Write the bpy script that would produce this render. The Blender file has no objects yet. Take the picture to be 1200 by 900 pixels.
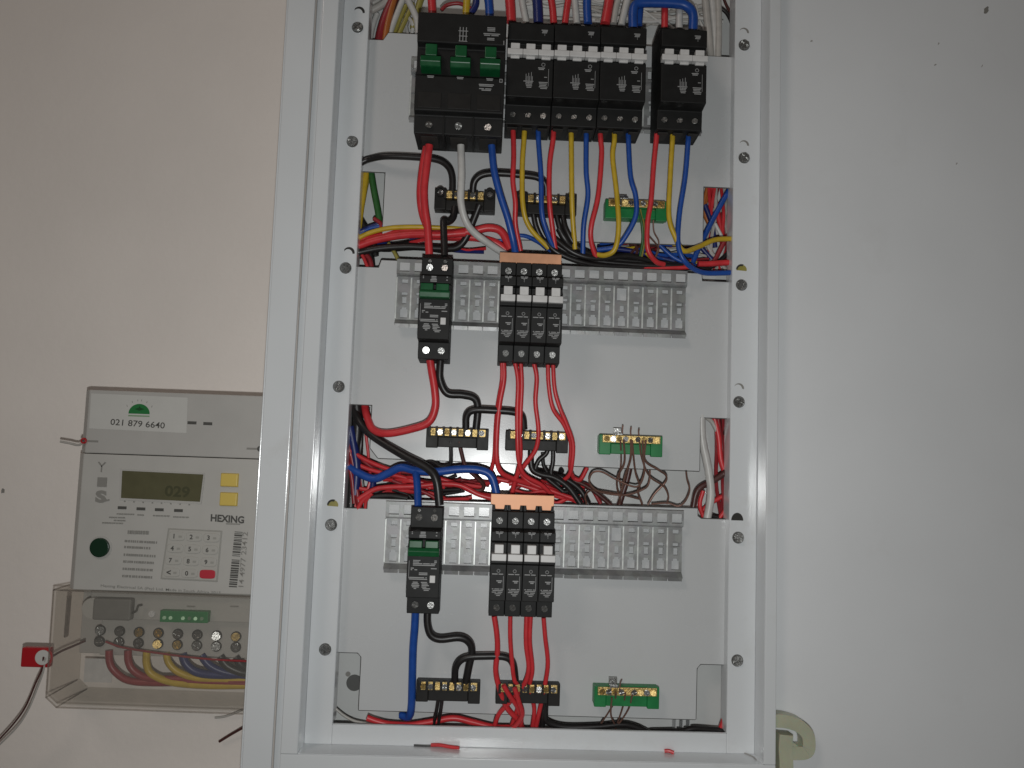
import bpy, math, random
from math import radians, sin, cos, pi
import numpy as np
random.seed(7)
S = bpy.context.scene
COL = S.collection
MM = 0.001

# ------------------------------------------------------------------ camera
F_PX = 930.0
def _rx(a): return np.array([[1,0,0],[0,cos(a),-sin(a)],[0,sin(a),cos(a)]])
def _rz(a): return np.array([[cos(a),-sin(a),0],[sin(a),cos(a),0],[0,0,1]])
R = _rz(radians(-1.8)) @ _rx(radians(4.7)) @ np.array([[1,0,0],[0,0,-1],[0,1,0]],float) @ _rz(radians(2.0))
_d = R @ np.array([0,0,-1.0])
CAM = -_d*(0.69/_d[1])
cd = bpy.data.cameras.new("camera"); cam = bpy.data.objects.new("camera", cd); COL.objects.link(cam)
import mathutils
M4 = mathutils.Matrix([[*R[0],CAM[0]],[*R[1],CAM[1]],[*R[2],CAM[2]],[0,0,0,1]])
cam.matrix_world = M4
cd.sensor_width = 36; cd.lens = F_PX/1200*36; cd.clip_start = 0.01; cd.clip_end = 50
S.camera = cam

# ------------------------------------------------------------------ light
w = bpy.data.worlds.new("World"); S.world = w; w.use_nodes = True
bg = w.node_tree.nodes["Background"]
bg.inputs[0].default_value = (1.0, 0.93, 0.84, 1); bg.inputs[1].default_value = 0.045
def area(name, loc, target, size, power, color, shape='DISK'):
    l = bpy.data.lights.new(name, 'AREA'); l.shape = shape; l.size = size; l.energy = power; l.color = color
    o = bpy.data.objects.new(name, l); COL.objects.link(o); o.location = loc
    o.rotation_euler = (mathutils.Vector(target)-mathutils.Vector(loc)).to_track_quat('-Z','Y').to_euler()
    return o
# the phone's own flash, a few centimetres below its lens
area("phone_flash", (CAM[0]+0.004, CAM[1]-0.01, CAM[2]-0.052), (0.0, 0.0, -0.03), 0.014, 2.1, (0.98,1.0,0.99))
# the room's weak ceiling lamp, up and to the left behind the photographer
area("ceiling_lamp", (-1.3, -1.9, 1.7), (-0.2, 0, 0.1), 0.7, 7.5, (1.0,0.87,0.79))
vs = S.view_settings
vs.view_transform = 'Standard'; vs.look = 'None'; vs.exposure = 0.0; vs.gamma = 1.0; vs.use_curve_mapping = False
S.render.engine = 'CYCLES'
S.render.filter_size = 1.9

# ------------------------------------------------------------------ helpers
def at(px, py, y=0.0):
    """point of the place on the plane y (mm into the board) seen at a spot of the picture"""
    v = R @ np.array([(px-600)/F_PX, -(py-450)/F_PX, -1.0])
    t = (y*MM-CAM[1])/v[1]; p = CAM+v*t
    return (p[0]/MM, y, p[2]/MM)

class MB:
    def __init__(s): s.v=[]; s.f=[]; s.m=[]
    def add(s, vs, fs, m=0):
        b=len(s.v); s.v += [tuple(x) for x in vs]; s.f += [tuple(b+i for i in f) for f in fs]; s.m += [m]*len(fs); return s
    def box(s, x0,x1,y0,y1,z0,z1,m=0):
        vs=[(x,y,z) for x in (x0,x1) for y in (y0,y1) for z in (z0,z1)]
        return s.add(vs, [(0,1,3,2),(4,6,7,5),(0,4,5,1),(2,3,7,6),(0,2,6,4),(1,5,7,3)], m)
    def prism(s, prof, x0, x1, m=0):            # prof: (y,z) outline, extruded along x
        n=len(prof)
        vs=[(x0,y,z) for y,z in prof]+[(x1,y,z) for y,z in prof]
        fs=[(i,(i+1)%n,n+(i+1)%n,n+i) for i in range(n)]+[tuple(range(n-1,-1,-1)),tuple(range(n,2*n))]
        return s.add(vs, fs, m)
    def slab(s, poly, y0, y1, m=0):             # poly: (x,z) outline, extruded along y
        n=len(poly)
        vs=[(x,y0,z) for x,z in poly]+[(x,y1,z) for x,z in poly]
        fs=[(i,n+i,n+(i+1)%n,(i+1)%n) for i in range(n)]+[tuple(range(n)),tuple(range(2*n-1,n-1,-1))]
        return s.add(vs, fs, m)
    def disc(s, x,z,r,y0,y1,n=16,m=0,rz=None):
        rz = rz or r
        return s.slab([(x+r*cos(2*pi*i/n), z+rz*sin(2*pi*i/n)) for i in range(n)], y0, y1, m)
    def tube(s, pts, r, n=9, sub=6, m=0):
        P=[np.array(p,float) for p in pts]
        if len(P)==2: path=[P[0],(P[0]+P[1])/2,P[1]]
        else:
            Q=[2*P[0]-P[1]]+P+[2*P[-1]-P[-2]]; path=[]
            for i in range(1,len(Q)-2):
                for k in range(sub):
                    t=k/sub; a,b,c,d=Q[i-1:i+3]
                    path.append(.5*((2*b)+(c-a)*t+(2*a-5*b+4*c-d)*t*t+(3*b-a-3*c+d)*t**3))
            path.append(P[-1])
        vs=[];up=np.array([0.,1,0]); prev=None
        for i,p in enumerate(path):
            t=path[min(i+1,len(path)-1)]-path[max(i-1,0)]; t=t/(np.linalg.norm(t)+1e-9)
            if prev is None:
                a=np.cross(t,up)
                if np.linalg.norm(a)<.05: a=np.cross(t,np.array([1.,0,0]))
            else: a=prev-t*np.dot(prev,t)
            a/=np.linalg.norm(a); prev=a; b=np.cross(t,a)
            for k in range(n):
                q=2*pi*k/n; vs.append(p+r*(a*cos(q)+b*sin(q)))
        L=len(path)
        fs=[(i*n+k,i*n+(k+1)%n,(i+1)*n+(k+1)%n,(i+1)*n+k) for i in range(L-1) for k in range(n)]
        fs+=[tuple(range(n-1,-1,-1)),tuple((L-1)*n+k for k in range(n))]
        return s.add(vs,fs,m)
    def ribbon(s, pts, hw, y0, y1, sub=5, m=0): # flat strap following an x,z path
        P=[np.array(p,float) for p in pts]; Q=[2*P[0]-P[1]]+P+[2*P[-1]-P[-2]]; path=[]
        for i in range(1,len(Q)-2):
            for k in range(sub):
                t=k/sub; a,b,c,d=Q[i-1:i+3]
                path.append(.5*((2*b)+(c-a)*t+(2*a-5*b+4*c-d)*t*t+(3*b-a-3*c+d)*t**3))
        path.append(P[-1]); vs=[]
        for i,p in enumerate(path):
            t=path[min(i+1,len(path)-1)]-path[max(i-1,0)]; t/=np.linalg.norm(t); nrm=np.array([-t[1],t[0]])
            for q,y in ((p+nrm*hw,y0),(p-nrm*hw,y0),(p-nrm*hw,y1),(p+nrm*hw,y1)): vs.append((q[0],y,q[1]))
        L=len(path)
        fs=[(i*4+k,i*4+(k+1)%4,(i+1)*4+(k+1)%4,(i+1)*4+k) for i in range(L-1) for k in range(4)]+[(3,2,1,0),tuple((L-1)*4+k for k in range(4))]
        return s.add(vs,fs,m)

def obj(name, mb, mats, parent=None, origin=(0,0,0), bevel=0, seg=2, smooth=False):
    me=bpy.data.meshes.new(name)
    me.from_pydata([((x-origin[0])*MM,(y-origin[1])*MM,(z-origin[2])*MM) for x,y,z in mb.v],[],mb.f)
    for m in (mats if isinstance(mats,(list,tuple)) else [mats]): me.materials.append(m)
    for p,mi in zip(me.polygons, mb.m): p.material_index=mi
    import bmesh
    bm=bmesh.new(); bm.from_mesh(me); bmesh.ops.recalc_face_normals(bm, faces=bm.faces[:]); bm.to_mesh(me); bm.free()
    if smooth:
        for p in me.polygons: p.use_smooth=True
        try: me.set_sharp_from_angle(angle=radians(48))
        except Exception: pass
    o=bpy.data.objects.new(name, me); COL.objects.link(o)
    if parent is not None: o.parent=parent
    else: o.location=[c*MM for c in origin]
    if bevel:
        b=o.modifiers.new("bevel",'BEVEL'); b.width=bevel*MM; b.segments=seg; b.limit_method='ANGLE'; b.angle_limit=radians(35)
    return o
def thing(name, label, cat, loc, group=None):
    o=bpy.data.objects.new(name,None); o.empty_display_size=.01; COL.objects.link(o)
    o.location=[c*MM for c in loc]; o['label']=label; o['category']=cat
    if group: o['group']=group
    return o
def tag(o,label,cat,group=None):
    o['label']=label; o['category']=cat
    if group: o['group']=group
    return o
def dup(root, loc, label):
    r=root.copy(); COL.objects.link(r); r.location=[c*MM for c in loc]; r['label']=label
    for ch in list(root.children):
        c=ch.copy(); COL.objects.link(c); c.parent=r
        for g in list(ch.children):
            d=g.copy(); COL.objects.link(d); d.parent=c
    return r
def text_mb(txt, x, z, y, h, width=None, rot=0, align='CENTER', bold=0.0, res=3, shear=0.0):
    """flat lettering standing on a plane facing the camera side (-y); x,z,h,width in mm"""
    c=bpy.data.curves.new("lettering",'FONT'); c.body=txt; c.align_x=align; c.align_y='CENTER'; c.size=1; c.resolution_u=res; c.offset=bold; c.shear=shear
    o=bpy.data.objects.new("lettering",c); COL.objects.link(o)
    dg=bpy.context.evaluated_depsgraph_get(); dg.update()
    me=bpy.data.meshes.new_from_object(o.evaluated_get(dg))
    V=np.array([v.co[:2] for v in me.vertices]); fs=[tuple(p.vertices) for p in me.polygons]
    bpy.data.objects.remove(o); bpy.data.curves.remove(c); bpy.data.meshes.remove(me)
    hh=V[:,1].max()-V[:,1].min(); cz=(V[:,1].max()+V[:,1].min())/2; k=h/hh
    kx=k if width is None else width/(V[:,0].max()-V[:,0].min())
    cx=(V[:,0].max()+V[:,0].min())/2 if align=='CENTER' else V[:,0].min()
    mb=MB(); ca,sa=cos(rot),sin(rot)
    mb.add([(x+(a-cx)*kx*ca-(b-cz)*k*sa, y, z+(a-cx)*kx*sa+(b-cz)*k*ca) for a,b in V],fs)
    return mb

# ------------------------------------------------------------------ materials
def mat(name, rgb, rough=.5, metal=0.0, var=0.0, vscale=60, bump=0.0, bscale=300, coat=0.0, spec=.5, detail=6):
    m=bpy.data.materials.new(name); m.use_nodes=True; nt=m.node_tree; b=nt.nodes["Principled BSDF"]
    b.inputs['Base Color'].default_value=(*rgb,1); b.inputs['Roughness'].default_value=rough; b.inputs['Metallic'].default_value=metal
    b.inputs['Specular IOR Level'].default_value=spec
    b.inputs['Coat Weight'].default_value=coat; b.inputs['Coat Roughness'].default_value=.15
    if var or bump:
        tc=nt.nodes.new('ShaderNodeTexCoord')
    if var:
        n=nt.nodes.new('ShaderNodeTexNoise'); n.inputs['Scale'].default_value=vscale; n.inputs['Detail'].default_value=detail
        nt.links.new(tc.outputs['Object'],n.inputs['Vector'])
        r=nt.nodes.new('ShaderNodeValToRGB'); r.color_ramp.elements[0].position=.3; r.color_ramp.elements[1].position=.7
        r.color_ramp.elements[0].color=(*[c*(1-var) for c in rgb],1); r.color_ramp.elements[1].color=(*[min(1,c*(1+var)) for c in rgb],1)
        nt.links.new(n.outputs['Fac'],r.inputs['Fac']); nt.links.new(r.outputs['Color'],b.inputs['Base Color'])
        mr=nt.nodes.new('ShaderNodeMapRange'); mr.inputs['To Min'].default_value=max(.02,rough-.08); mr.inputs['To Max'].default_value=min(1,rough+.1)
        nt.links.new(n.outputs['Fac'],mr.inputs['Value']); nt.links.new(mr.outputs['Result'],b.inputs['Roughness'])
    if bump:
        n2=nt.nodes.new('ShaderNodeTexNoise'); n2.inputs['Scale'].default_value=bscale; n2.inputs['Detail'].default_value=4
        nt.links.new(tc.outputs['Object'],n2.inputs['Vector'])
        bp=nt.nodes.new('ShaderNodeBump'); bp.inputs['Strength'].default_value=bump; bp.inputs['Distance'].default_value=.001
        nt.links.new(n2.outputs['Fac'],bp.inputs['Height']); nt.links.new(bp.outputs['Normal'],b.inputs['Normal'])
    return m
def dirty_paint(name, rgb, rough, dirt=(.42,.38,.32), amount=.25):
    """white paint with a broad unevenness, faint smudges and orange peel"""
    m=mat(name,rgb,rough,0,.035,7,.05,900,coat=.25); nt=m.node_tree; b=nt.nodes["Principled BSDF"]
    base=b.inputs['Base Color'].links[0].from_socket
    tc=nt.nodes.new('ShaderNodeTexCoord'); n=nt.nodes.new('ShaderNodeTexNoise'); n.inputs['Scale'].default_value=16; n.inputs['Detail'].default_value=9; n.inputs['Roughness'].default_value=.7
    nt.links.new(tc.outputs['Object'],n.inputs['Vector'])
    r=nt.nodes.new('ShaderNodeMapRange'); r.inputs['From Min'].default_value=.58; r.inputs['From Max'].default_value=.8; r.inputs['To Max'].default_value=amount
    nt.links.new(n.outputs['Fac'],r.inputs['Value'])
    mx=nt.nodes.new('ShaderNodeMix'); mx.data_type='RGBA'; mx.inputs['B'].default_value=(*dirt,1)
    nt.links.new(r.outputs['Result'],mx.inputs['Factor']); nt.links.new(base,mx.inputs['A']); nt.links.new(mx.outputs['Result'],b.inputs['Base Color'])
    return m
W_WALL=mat('wall_paint',(.80,.74,.69),.75,0,.05,5,.35,120)
W_FRAME=dirty_paint('cabinet_white_paint',(.71,.73,.745),.16)
W_DOOR=dirty_paint('door_white_paint',(.795,.81,.825),.3,amount=.1)
W_PLATE=dirty_paint('plate_grey_paint',(.565,.575,.58),.27,amount=.12)
W_BACK=dirty_paint('box_inside_paint',(.62,.63,.62),.22,amount=.2)
def galv():
    m=mat('galvanised_steel',(.235,.26,.245),.42,.3,.14,80,.08,300); nt=m.node_tree; b=nt.nodes["Principled BSDF"]
    base=b.inputs['Base Color'].links[0].from_socket
    tc=nt.nodes.new('ShaderNodeTexCoord'); v=nt.nodes.new('ShaderNodeTexVoronoi'); v.inputs['Scale'].default_value=160
    nt.links.new(tc.outputs['Object'],v.inputs['Vector'])
    mx=nt.nodes.new('ShaderNodeMix'); mx.data_type='RGBA'; mx.blend_type='OVERLAY'; mx.inputs['Factor'].default_value=.22
    nt.links.new(base,mx.inputs['A']); nt.links.new(v.outputs['Color'],mx.inputs['B'])
    hs=nt.nodes.new('ShaderNodeHueSaturation'); hs.inputs['Saturation'].default_value=.12; nt.links.new(mx.outputs['Result'],hs.inputs['Color'])
    nt.links.new(hs.outputs['Color'],b.inputs['Base Color']); return m
GALV=galv()
BLACK=mat('black_plastic',(.008,.008,.0078),.58,0,.25,120,.08,1500,spec=.35)
BLACK2=mat('black_base_plastic',(.012,.011,.01),.55,0,.2,150,spec=.35)
WHITE_T=mat('white_toggle_plastic',(.64,.63,.62),.4,0,.06,200)
GREEN_T=mat('green_toggle_plastic',(.007,.088,.028),.3,0,.15,150)
GREEN_B=mat('green_terminal_plastic',(.012,.20,.055),.4,0,.12,120)
PRINT=mat('white_print',(.32,.32,.32),.6)
DARKP=mat('dark_print',(.075,.072,.065),.6)
GREYP=mat('grey_print',(.25,.24,.22),.6)
SCUFF=mat('faint_scuff',(.40,.39,.37),.6)
KNOCK_SHADE=mat('knockout_and_edge_shade',(.10,.10,.095),.6)
STEEL=mat('screw_steel',(.46,.46,.45),.28,.95,.3,700,.2,900)
BRASS=mat('brass',(.58,.42,.17),.4,.85,.3,260,.4,900)
COPPER=mat('copper_busbar',(.70,.36,.21),.5,.35,.2,60,.05,150)
BARECU=mat('bare_copper',(.20,.105,.08),.45,.35,.3,200)
RIBM=mat('zinc_edge_highlight',(.68,.70,.68),.35,.3,.15,200)  # paler than the rail: light caught on ribs and slot edges, put into colour
def ins(n,rgb,r=.38): return mat(n,rgb,r,0,.10,130,.05,700)
C={'red':ins('red_insulation',(.60,.035,.042)),'yellow':ins('yellow_insulation',(.55,.37,.025)),'blue':ins('blue_insulation',(.012,.07,.33)),
   'black':ins('black_insulation',(.016,.014,.014)),'white':ins('white_insulation',(.55,.54,.52)),'grey':ins('grey_sheath',(.45,.43,.40)),
   'navy':ins('dark_blue_insulation',(.012,.022,.13)),'brown':ins('brown_insulation',(.075,.025,.022)),'orange':ins('orange_insulation',(.42,.13,.03)),
   'darkred':ins('dark_red_insulation',(.28,.024,.03)),'green':ins('green_insulation',(.03,.12,.03)),'olive':ins('olive_insulation',(.30,.26,.06)),
   'copper':BARECU}
HOLE=mat('dark_recess',(.03,.028,.025),.8)
METER=mat('meter_grey_plastic',(.45,.435,.41),.5,0,.03,40,.06,900)
METER2=mat('meter_panel_plastic',(.48,.465,.435),.5,0,.03,40)
STICK=mat('sticker_paper',(.56,.55,.52),.55,0,.02,60)
LCD=mat('lcd_glass',(.115,.108,.06),.15,0,.08,80)
LCDD=mat('lcd_digits',(.075,.074,.040),.3)
YBTN=mat('yellow_button',(.68,.50,.11),.45)
RBTN=mat('red_button',(.50,.03,.05),.45)
KEY=mat('keypad_rubber',(.45,.435,.40),.5)
TAG=mat('red_seal_plastic',(.42,.012,.018),.35)
LOGO=mat('green_logo_print',(.012,.17,.04),.5)
def clear(name, tint, gl, alpha):
    m=bpy.data.materials.new(name); m.use_nodes=True; nt=m.node_tree; nt.nodes.clear()
    o=nt.nodes.new('ShaderNodeOutputMaterial'); t=nt.nodes.new('ShaderNodeBsdfTransparent'); t.inputs[0].default_value=(*tint,1)
    p=nt.nodes.new('ShaderNodeBsdfPrincipled'); p.inputs['Base Color'].default_value=(*gl,1); p.inputs['Roughness'].default_value=.3
    mx=nt.nodes.new('ShaderNodeMixShader'); mx.inputs[0].default_value=alpha
    nt.links.new(t.outputs[0],mx.inputs[1]); nt.links.new(p.outputs[0],mx.inputs[2]); nt.links.new(mx.outputs[0],o.inputs[0]); return m
CLEAR=clear('clear_cover_plastic',(.968,.96,.945),(.46,.44,.41),.1)
RIM=clear('clear_plastic_edge',(.86,.84,.82),(.40,.37,.34),.2)
HOOKM=mat('translucent_hook_plastic',(.50,.51,.38),.35,0,.06,60); HOOKM.node_tree.nodes["Principled BSDF"].inputs['Subsurface Weight'].default_value=.4; HOOKM.node_tree.nodes["Principled BSDF"].inputs['Subsurface Scale'].default_value=.004

# ------------------------------------------------------------------ setting: wall
wall=obj('wall', MB().box(-900,900,48,160,-800,900), W_WALL); wall['kind']='structure'
obj('scuff_mark', MB().slab([(at(3,575,47.7)[0]+2.2*cos(a)*random.uniform(.5,1.2),at(3,575,47.7)[2]+2.6*sin(a)*random.uniform(.6,1.2)) for a in [i*2*pi/9 for i in range(9)]],47.7,48), GREYP, wall)

# ------------------------------------------------------------------ cabinet
cab=thing('distribution_cabinet','tall white steel distribution cabinet standing open on the wall, full of breakers and wiring','cabinet',(0,60,-330))
OC=(0,60,-330)
IL,IR=-138.5,189.6; FY=-11; OY=-34; CL,CR=-160.9,213.2; ZB=-287.6; LB=-303.5; ZT=440
def cpart(name,mb,m,bevel=0,seg=2,parent=None): return obj(name,mb,m,parent or cab,OC,bevel,seg)
b=MB(); b.box(CL,CR,24,27,LB,ZT); cpart('back_panel',b,W_BACK)
b=MB(); b.box(CL-2,CL,-8,27,LB-2,ZT); cpart('side_panel',b,W_BACK)
b=MB(); b.box(CR,CR+2,-8,27,LB-2,ZT); cpart('side_panel',b,W_BACK)
b=MB(); b.box(CL,CR,-8,24,LB-2,LB); cpart('bottom_panel',b,W_BACK)
# screw flange round the opening
cpart('screw_flange', MB().box(CL,IL,FY,FY+1.5,ZB-16,ZT).box(IR,CR,FY,FY+1.5,ZB-16,ZT).box(IL,IR,FY,FY+1.5,ZB-16,ZB), W_FRAME, 1.3,4)
# rounded inner edge of left flange
cpart('flange_return', MB().box(IL-1.4,IL,FY+1.5,6,ZB,ZT).box(IR,IR+1.4,FY+1.5,6,ZB,ZT).box(IL,IR,FY+1.5,FY+3.5,ZB-1.4,ZB), W_FRAME)
# throat walls from the flange out to the front strip
cpart('throat_wall', MB().box(CL-2,CL,OY+1.6,FY+2,LB,ZT), W_FRAME)
cpart('throat_wall', MB().box(CR,CR+2,OY+1.6,FY+2,LB,ZT), W_FRAME)
cpart('throat_wall', MB().box(CL,CR,OY+1.6,FY+2,LB-2,LB), W_FRAME)
# front strip and outer surround
cpart('front_strip', MB().prism([(OY,0)]*0 or [(OY,LB),(OY,ZT),(OY+1.6,ZT),(OY+1.6,LB)],CL-13.5,CL), W_FRAME, 1.4,4)
cpart('front_strip', MB().box(CR,CR+9.5,OY,OY+1.6,LB,ZT), W_FRAME, .7,3)
cpart('front_strip', MB().box(CL-13.5,CR+9.5,OY,OY+1.6,LB-13.5,LB-.15), W_FRAME, .7,3)
cpart('edge_return', MB().box(CL-13.5,CL-11.9,OY+1.6,OY+7,LB-13.5,ZT).box(CR+7.9,CR+9.5,OY+1.6,OY+12,LB-13.5,ZT), W_FRAME)
cpart('outer_surround', MB().box(-204.5,-181.5,OY+2,OY+4,-420,ZT).box(-206,-204.5,OY+2.5,48,-420,ZT).box(-181.5,CL-12,OY+9,OY+11,-420,ZT).box(-180,230,OY+4,OY+6,-420,LB-14), W_FRAME, 1.0,3)
# three mounting plates with notched corners
NL=[(-120.5,183.5,127,98.8),( -121,-23.4,-69.3,-111),(-121,-233,-280.2,-300)]
def plate(poly,label):
    o=cpart('mounting_plate', MB().slab(poly,0,1.6), [W_PLATE,KNOCK_SHADE],.75,1); o.modifiers['bevel'].material=1; o['label']=label; return o  # dark bevel faces paint a thin shade line round each plate
PL,PR=-146,198
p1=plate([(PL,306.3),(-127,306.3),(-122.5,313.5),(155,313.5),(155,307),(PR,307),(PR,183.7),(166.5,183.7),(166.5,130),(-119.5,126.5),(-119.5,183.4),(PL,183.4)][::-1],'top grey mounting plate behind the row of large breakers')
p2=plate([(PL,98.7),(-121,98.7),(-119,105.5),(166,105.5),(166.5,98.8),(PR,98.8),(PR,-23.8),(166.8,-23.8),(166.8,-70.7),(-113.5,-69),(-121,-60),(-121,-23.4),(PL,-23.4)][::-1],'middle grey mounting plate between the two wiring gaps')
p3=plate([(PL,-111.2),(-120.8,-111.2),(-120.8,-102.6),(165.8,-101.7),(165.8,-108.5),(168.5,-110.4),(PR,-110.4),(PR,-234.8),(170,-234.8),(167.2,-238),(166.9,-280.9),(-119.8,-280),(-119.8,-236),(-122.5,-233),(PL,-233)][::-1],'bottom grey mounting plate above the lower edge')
# stiffening ribs seen in the small corner cut below the bottom plate
cpart('corner_bracket', MB().box(151,151.8,8,20,-300,-281.5).box(157,157.8,8,20,-300,-281.5).box(163,163.8,8,20,-300,-281.5), W_PLATE)
# knock-out in the back behind the lower left notch
k=at(414,800,24); cpart('knockout', MB().disc(k[0]+1,k[2],7,23.6,24,24), KNOCK_SHADE)
k=at(409,794,24); cpart('knockout', MB().disc(k[0]-1,k[2]+3,2.2,23.6,24,14), GREYP)

def screw_mb(x,z,y,r,h=1.6,rot=.3,g=.17,n=5):
    mb=MB(); mb.disc(x,z,r,y-h*.55,y,18); ta,tb=random.uniform(-.28,.28),random.uniform(-.28,.28)
    for q in range(4):
        a0=rot+q*pi/2; u=np.array([cos(a0),sin(a0)]); v=np.array([-sin(a0),cos(a0)]); pts=[u*r*g+v*r*g]
        for i in range(n+1):
            t=radians(12)+i*(pi/2-radians(24))/n; pts.append((u*cos(t)+v*sin(t))*r*.93)
        mb.slab([(x+p[0],z+p[1]) for p in pts], y-h, y-h*.55)
    mb.v=[(a,bb+ta*(a-x)+tb*(c-z),c) for a,bb,c in mb.v]
    return mb
for i,(px,py) in enumerate([(419,32),(413,166),(405,314),(397,453),(388,615),(381,761),(872,53),(872,185),(869,334),(866,471),(865,630),(864,774)]):
    x,_,z=at(px,py,-11); cpart('screw_recess', MB().disc(x,z,5.1,FY-.1,FY+.1,20), KNOCK_SHADE); cpart('flange_screw', screw_mb(x,z,FY,4.5,2.4,random.random()*1.5), STEEL,.3,1)
for px,py,kind in [(421,14,0),(409,296,0),(390,592,1),(872,38,2),(869,316,1),(864,606,3),(872,170,2),(866,455,2)]:
    x,_,z=at(px,py,-11); r=4.9 if kind!=2 else 4.4; n=14
    if kind==3: poly=[(x+5.2*cos(a),z-2.8+6.5*sin(a)) for a in [i*pi/n for i in range(n+1)]]
    else:
        th=.55 if kind!=2 else .32
        poly=[(x+r*cos(a),z+r*sin(a)) for a in [-.15+i*(pi*.86)/n for i in range(n+1)]]+[(x-.9+r*.82*cos(a),z-r*th*.55+r*.92*sin(a)) for a in [pi*.82-i*(pi*.78)/n for i in range(n+1)]]
        if kind==1: poly=[(x+4.6*cos(a),z+4.4*sin(a)) for a in [-.25+i*(pi+.4)/n for i in range(n+1)]]
    cpart('slot_hole', MB().slab(poly[::-1],FY-.12,FY+.05), {0:HOLE,1:C['olive'],2:GREYP,3:HOLE}[kind])
    if kind==1: cpart('slot_hole', MB().slab([(x+4.9*cos(a),z+4.9*sin(a)) for a in [1.2+i*1.9/n for i in range(n+1)]]+[(x+3.2*cos(a)-.4,z+3.4*sin(a)-.3) for a in [3.1-i*1.9/n for i in range(n+1)]],FY-.2,FY+.03), HOLE)
# open door
door=cpart('door', MB().box(226,640,-16,-1,-430,470), W_DOOR,2.2,4)
door['label']='open white cabinet door, its smudged inner face turned out'
for px,py,rx,rz in [(1156,12,2.6,3.8),(951,48,1.0,1.1),(1100,51,.9,1.4),(1096,76,1.0,1.1),(1151,77,.5,1.6),(1121,192,.8,1.1)]:
    x,_,z=at(px,py,-16); a0=random.random()*3
    pts=[]
    for i in range(11):
        a=i*2*pi/11; q=random.uniform(.55,1.15); u,v=rx*q*cos(a),rz*q*sin(a); pts.append((x+u+.35*v,z+v))
    obj('scuff_mark', MB().slab(pts,-16.06,-15.9), SCUFF if rx<2 else GREYP, door, OC)
# red paint scribbles left on the bottom ledge
for pts in ([(505,877),(515,876),(526,879),(538,882)],[(508,871),(513,875),(509,884)],[(511,880),(524,883),(536,879)]):
    q=[]
    for px,py in pts:
        y=-18-(py-877)*1.4; x=at(px,py,y)[0]; q.append((x,y,LB+.7))
    pass
ROOT_OBJS={}
off=tag(obj('wire_offcut', MB().tube([(at(505,878,-12)[0],-12,LB+1.6),(at(515,878,-13)[0],-13,LB+2.1),(at(527,880,-16)[0],-15,LB+1.6),(at(538,881,-18)[0],-17,LB+1.6)],1.5,8).tube([(at(509,876,-10)[0],-9,LB+1.4),(at(514,876,-8)[0],-7,LB+4),(at(508,871,-6)[0],-6.5,LB+7)],.9,7), C['red'],None,(at(515,878,-12)[0],-12,LB),smooth=True),'short crumpled red wire scrap lying on the bottom ledge of the cabinet','wire scrap')
tag(obj('wire_offcut', MB().tube([(at(485,877,-10)[0],-11,LB+.8),(at(500,878,-11)[0],-11.5,LB+.8),(at(506,878,-12)[0],-11,LB+1)],.8,7), C['black'],None,(at(490,877,-12)[0],-11,LB)),'thin dark wire scrap lying left of the red scrap on the ledge','wire scrap')
tag(obj('wire_offcut', MB().tube([(at(779,883,-14)[0],-13,LB+1.6),(at(784,883,-14)[0],-14,LB+2),(at(790,886,-16)[0],-15,LB+1)],1.5,8), C['red'],None,(at(785,883,-14)[0],-14,LB)),'tiny red insulation scrap near the right end of the bottom ledge','wire scrap')
tag(obj('dirt_crumbs', MB().tube([(at(796,881,-4)[0],-5.5,LB+.5),(at(830,882,-5)[0],-6,LB+.6),(at(862,883,-6)[0],-7,LB+.6),(at(880,888,-16)[0],-16,LB+.5),(at(886,893,-24)[0],-25,LB+.5)],.5,6), SCUFF,None,(at(840,882,-5)[0],-6,LB)),'thin dark line of dirt along the right end of the ledge','dirt')

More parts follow.
